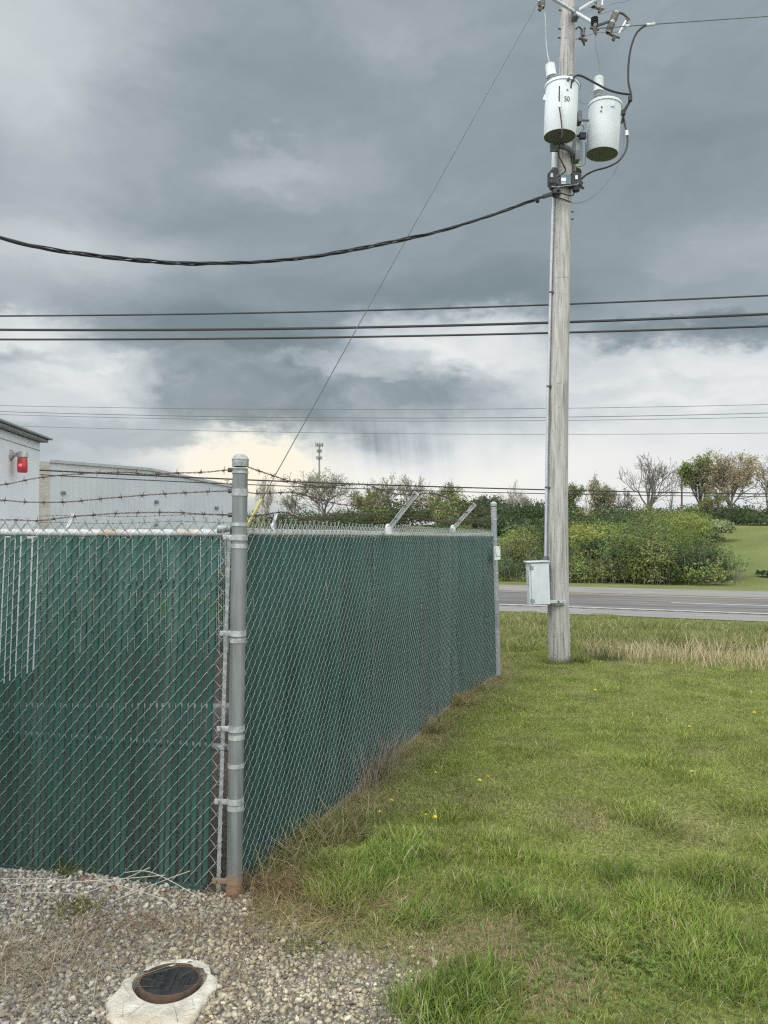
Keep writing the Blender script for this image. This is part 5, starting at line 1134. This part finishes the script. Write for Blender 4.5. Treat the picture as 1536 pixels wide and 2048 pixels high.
def tree(name, label, px, Y, top_py, spread_px, leaf=None, dens=0.0, bark='bark', seed=0, forks=5, group='trees on the skyline', leafsize=.10, rtrunk=None, levels=5, low=.28, kids=(2, 4)):
    rs = random.Random(seed); X = (px-768)/F*Y; z0 = float(hz(X, Y)); H = at(px, top_py, Y).z-z0; SP = spread_px/F*Y
    br = []; tips = []
    def grow(p, d, L_, lvl):
        n = 3; pts = [p]; q = p
        for i in range(n):
            d = (d+Vector((rs.gauss(0, .16), rs.gauss(0, .16), rs.gauss(.05, .10)))).normalized(); q = q+d*(L_/n); pts.append(q)
        br.append((pts, lvl))
        if lvl >= 3: tips.extend(pts[1:])
        if lvl < levels:
            for k in range(rs.randint(*kids)):
                i = rs.randint(1, n) if k else n; a = rs.uniform(0, 6.28); o_ = d.orthogonal().normalized(); o_ = o_*math.cos(a)+d.cross(o_)*math.sin(a)
                nd = (d*rs.uniform(.7, 1.1)+o_*rs.uniform(.45, .9)+Vector((0, 0, .12))).normalized(); grow(pts[i], nd, L_*rs.uniform(.58, .82), lvl+1)
    t0 = Vector((0, 0, 0)); br.append(([t0, Vector((rs.gauss(0, .03), 0, low*.5)), Vector((rs.gauss(0, .04), 0, low))], 0))
    for k in range(forks):
        a = 6.28*k/forks+rs.uniform(-.4, .4); fl = rs.uniform(.15, .75); grow(br[0][0][2]-Vector((0, 0, rs.uniform(0, .1))), Vector((math.cos(a)*fl, math.sin(a)*fl, 1)).normalized(), .30, 1)
    allp = np.array([tuple(q) for b_ in br for q in b_[0]]); zmax = np.quantile(allp[:, 2], .995); wmax = (np.quantile(allp[:, 0], .985)-np.quantile(allp[:, 0], .015)); xm = (np.quantile(allp[:, 0], .985)+np.quantile(allp[:, 0], .015))/2
    sx = SP/max(wmax, .05); sz = H/max(zmax, .1)
    def tf(q): return Vector((X+(q.x-xm*min(1, q.z/.3))*sx, Y+q.y*sx, z0-.1+q.z*sz))
    r0 = rtrunk or H*.022; rad = [r0, r0*.62, r0*.38, r0*.25, r0*.17, r0*.12, r0*.1, r0*.08, r0*.08]
    e = empty(name, (X, Y, z0), label, 'tree', group); b = MB(); b2 = MB()
    for pts, lv in br:
        ra, rb = max(rad[lv], .020), max(rad[lv+1], .016); n = len(pts)
        (b if lv <= 1 else b2).tube([tf(q) for q in pts], [ra+(rb-ra)*i/(n-1) for i in range(n)], 6 if lv < 2 else 3, cap=False)
    b.build('trunk', MT[bark], e, True)
    cr = b2.build('crown', MT[bark], e)
    if leaf and dens > 0:
        tp = np.array([tuple(tf(q)) for q in tips]); m_ = int(len(tp)*dens); idx = rng.integers(0, len(tp), m_); P = tp[idx]+rng.normal(0, .018*H+.08, (m_, 3))
        cl = vnoise(P[:, 0]+P[:, 2]*.7, P[:, 1]+P[:, 2], .55, 2, 95)[:, None]; kp = (rng.random(m_) < np.clip(.35+1.5*(cl[:, 0]-.3), .1, 1)); P = P[kp]; cl = cl[kp]
        col = np.array(SKINS[leaf])*(.7+.6*cl)*rng.uniform(.75, 1.3, (len(P), 1)); V, Fq, C2 = leaf_quads(P, leafsize, col); np_mesh('leaves', V, Fq, MT['leaf'], cr if False else e, col=C2)
tree('broad_tree', 'broad spreading tree with thin new leaves under the mast', 636, 112, 940, 132, 'grey', 1.5, 'bark', 1, 6, leafsize=.12)
tree('thin_tree', 'thin bare pale tree just right of the corner post', 533, 108, 950, 40, 'tan', .3, 'bark_pale', 2, 4)
tree('slim_tree', 'slim half bare tree between the corner post and broad tree', 585, 116, 985, 46, 'grey', .8, 'bark', 3, 4)
tree('round_tree', 'round topped half bare tree left of the arm, left one of two', 775, 114, 952, 74, 'grey', 1.0, 'bark', 4, 6, leafsize=.12)
tree('round_tree', 'round topped half bare tree left of the arm, right one of two', 828, 118, 951, 62, 'tan', .7, 'bark', 5, 6, leafsize=.12)
tree('leafy_tree', 'small fresh green tree beside the round topped pair', 732, 104, 975, 62, 'olive', 3.0, 'bark', 6, 5)
tree('leafy_tree', 'green tree rising above the wood between the fence arms', 886, 106, 966, 66, 'olive', 4.0, 'bark_dark', 7, 5)
tree('leafy_tree', 'low dark green tree on the wood edge left of far post', 970, 108, 992, 60, 'dark', 5.0, 'bark_dark', 8, 5)
tree('bare_tree', 'slender bare pale tree left of the pole', 1022, 102, 962, 40, None, 0, 'bark_pale', 9, 4)
tree('bare_tree', 'short thin tree with tan buds close left of the pole', 1050, 104, 985, 26, 'tan', .6, 'bark_pale', 10, 4)
tree('leafy_tree', 'green tree mostly hidden by the pole', 1142, 108, 968, 44, 'mid', 4.0, 'bark_dark', 11, 5)
tree('dead_tree', 'broken dead snag just right of the pole', 1171, 96, 962, 30, None, 0, 'bark_pale', 12, 3, levels=3, kids=(1, 2), rtrunk=.16)
tree('leafy_tree', 'yellow brown tree in new leaf right of the snag', 1205, 104, 956, 52, 'tan', 4.5, 'bark', 13, 5)
tree('slim_tree', 'thin twiggy tree between the yellow brown and big bare trees', 1248, 104, 975, 44, 'grey', .8, 'bark', 14, 4)
tree('bare_tree', 'large bare grey tree with a full fan of branches', 1300, 104, 911, 104, None, 0, 'bark', 15, 7, levels=6, kids=(2, 3))
tree('dead_tree', 'thin leaning dead tree right of the large bare tree', 1341, 100, 960, 20, None, 0, 'bark', 16, 3, levels=3, kids=(1, 2), rtrunk=.13)
tree('leafy_tree', 'tall full green tree left of the rusty leaved tree', 1402, 112, 911, 84, 'mid', 7.0, 'bark_dark', 17, 6, leafsize=.12)
tree('broad_tree', 'broad tree with rusty brown new leaves on the hill', 1456, 108, 909, 110, 'rust', 4.5, 'bark', 18, 7, leafsize=.115)
tree('broad_tree', 'spreading half bare tree at the right edge of the photo', 1545, 112, 914, 96, 'tan', 3.2, 'bark', 19, 6, leafsize=.115)
tree('leafy_tree', 'small green tree half hidden behind the near corner post', 458, 104, 962, 44, 'olive', 2.5, 'bark', 20, 5)
tree('leafy_tree', 'low twiggy tree at the foot of the rusty leaved tree', 1425, 100, 985, 60, 'olive', 2.0, 'bark', 21, 5)
b = MB(); p = at(1363, 1012, 96); q = at(1363.5, 948, 96); b.tube([p-Vector((0, 0, 3)), q], [.13, .10], 8); tag(b.build('distant_pole', MT['bark_dark']), 'plain dark pole on the hill beside the tall green tree', 'utility pole')
# cell tower
Yt = 420.0; tb = at(638.5, 1070, Yt); tb.z = float(hz(tb.x, Yt)); tw = empty('cell_tower', tb, 'slim telecom mast with stacked antenna rings above the trees', 'mast')
tp_ = at(638.5, 886, Yt); b = MB(); b.tube([tb, at(638.5, 940, Yt), tp_], [.62, .46, .34], 10); b.build('mast', MT['tower'], tw, True)
for (q, r_, n_) in ((890, 2.0, 9), (902, 1.3, 6), (916, 1.5, 6)):
    b = MB(); c_ = at(638.5, q, Yt); b.lathe([(r_*.95, -.12), (r_*.95, .12), (r_*.8, .12), (r_*.8, -.12)], c_, (0, 0, 1), 12)
    for k in range(n_):
        a = 6.28*k/n_; b.box(c_+Vector((math.cos(a)*r_, math.sin(a)*r_, .1)), (.34, .34, 2.3 if q < 900 else 1.9)); b.tube([c_, c_+Vector((math.cos(a)*r_, math.sin(a)*r_, 0))], .12, 4)
    b.build('antenna_ring', MT['tower'], tw)
bpy.context.view_layer.update()
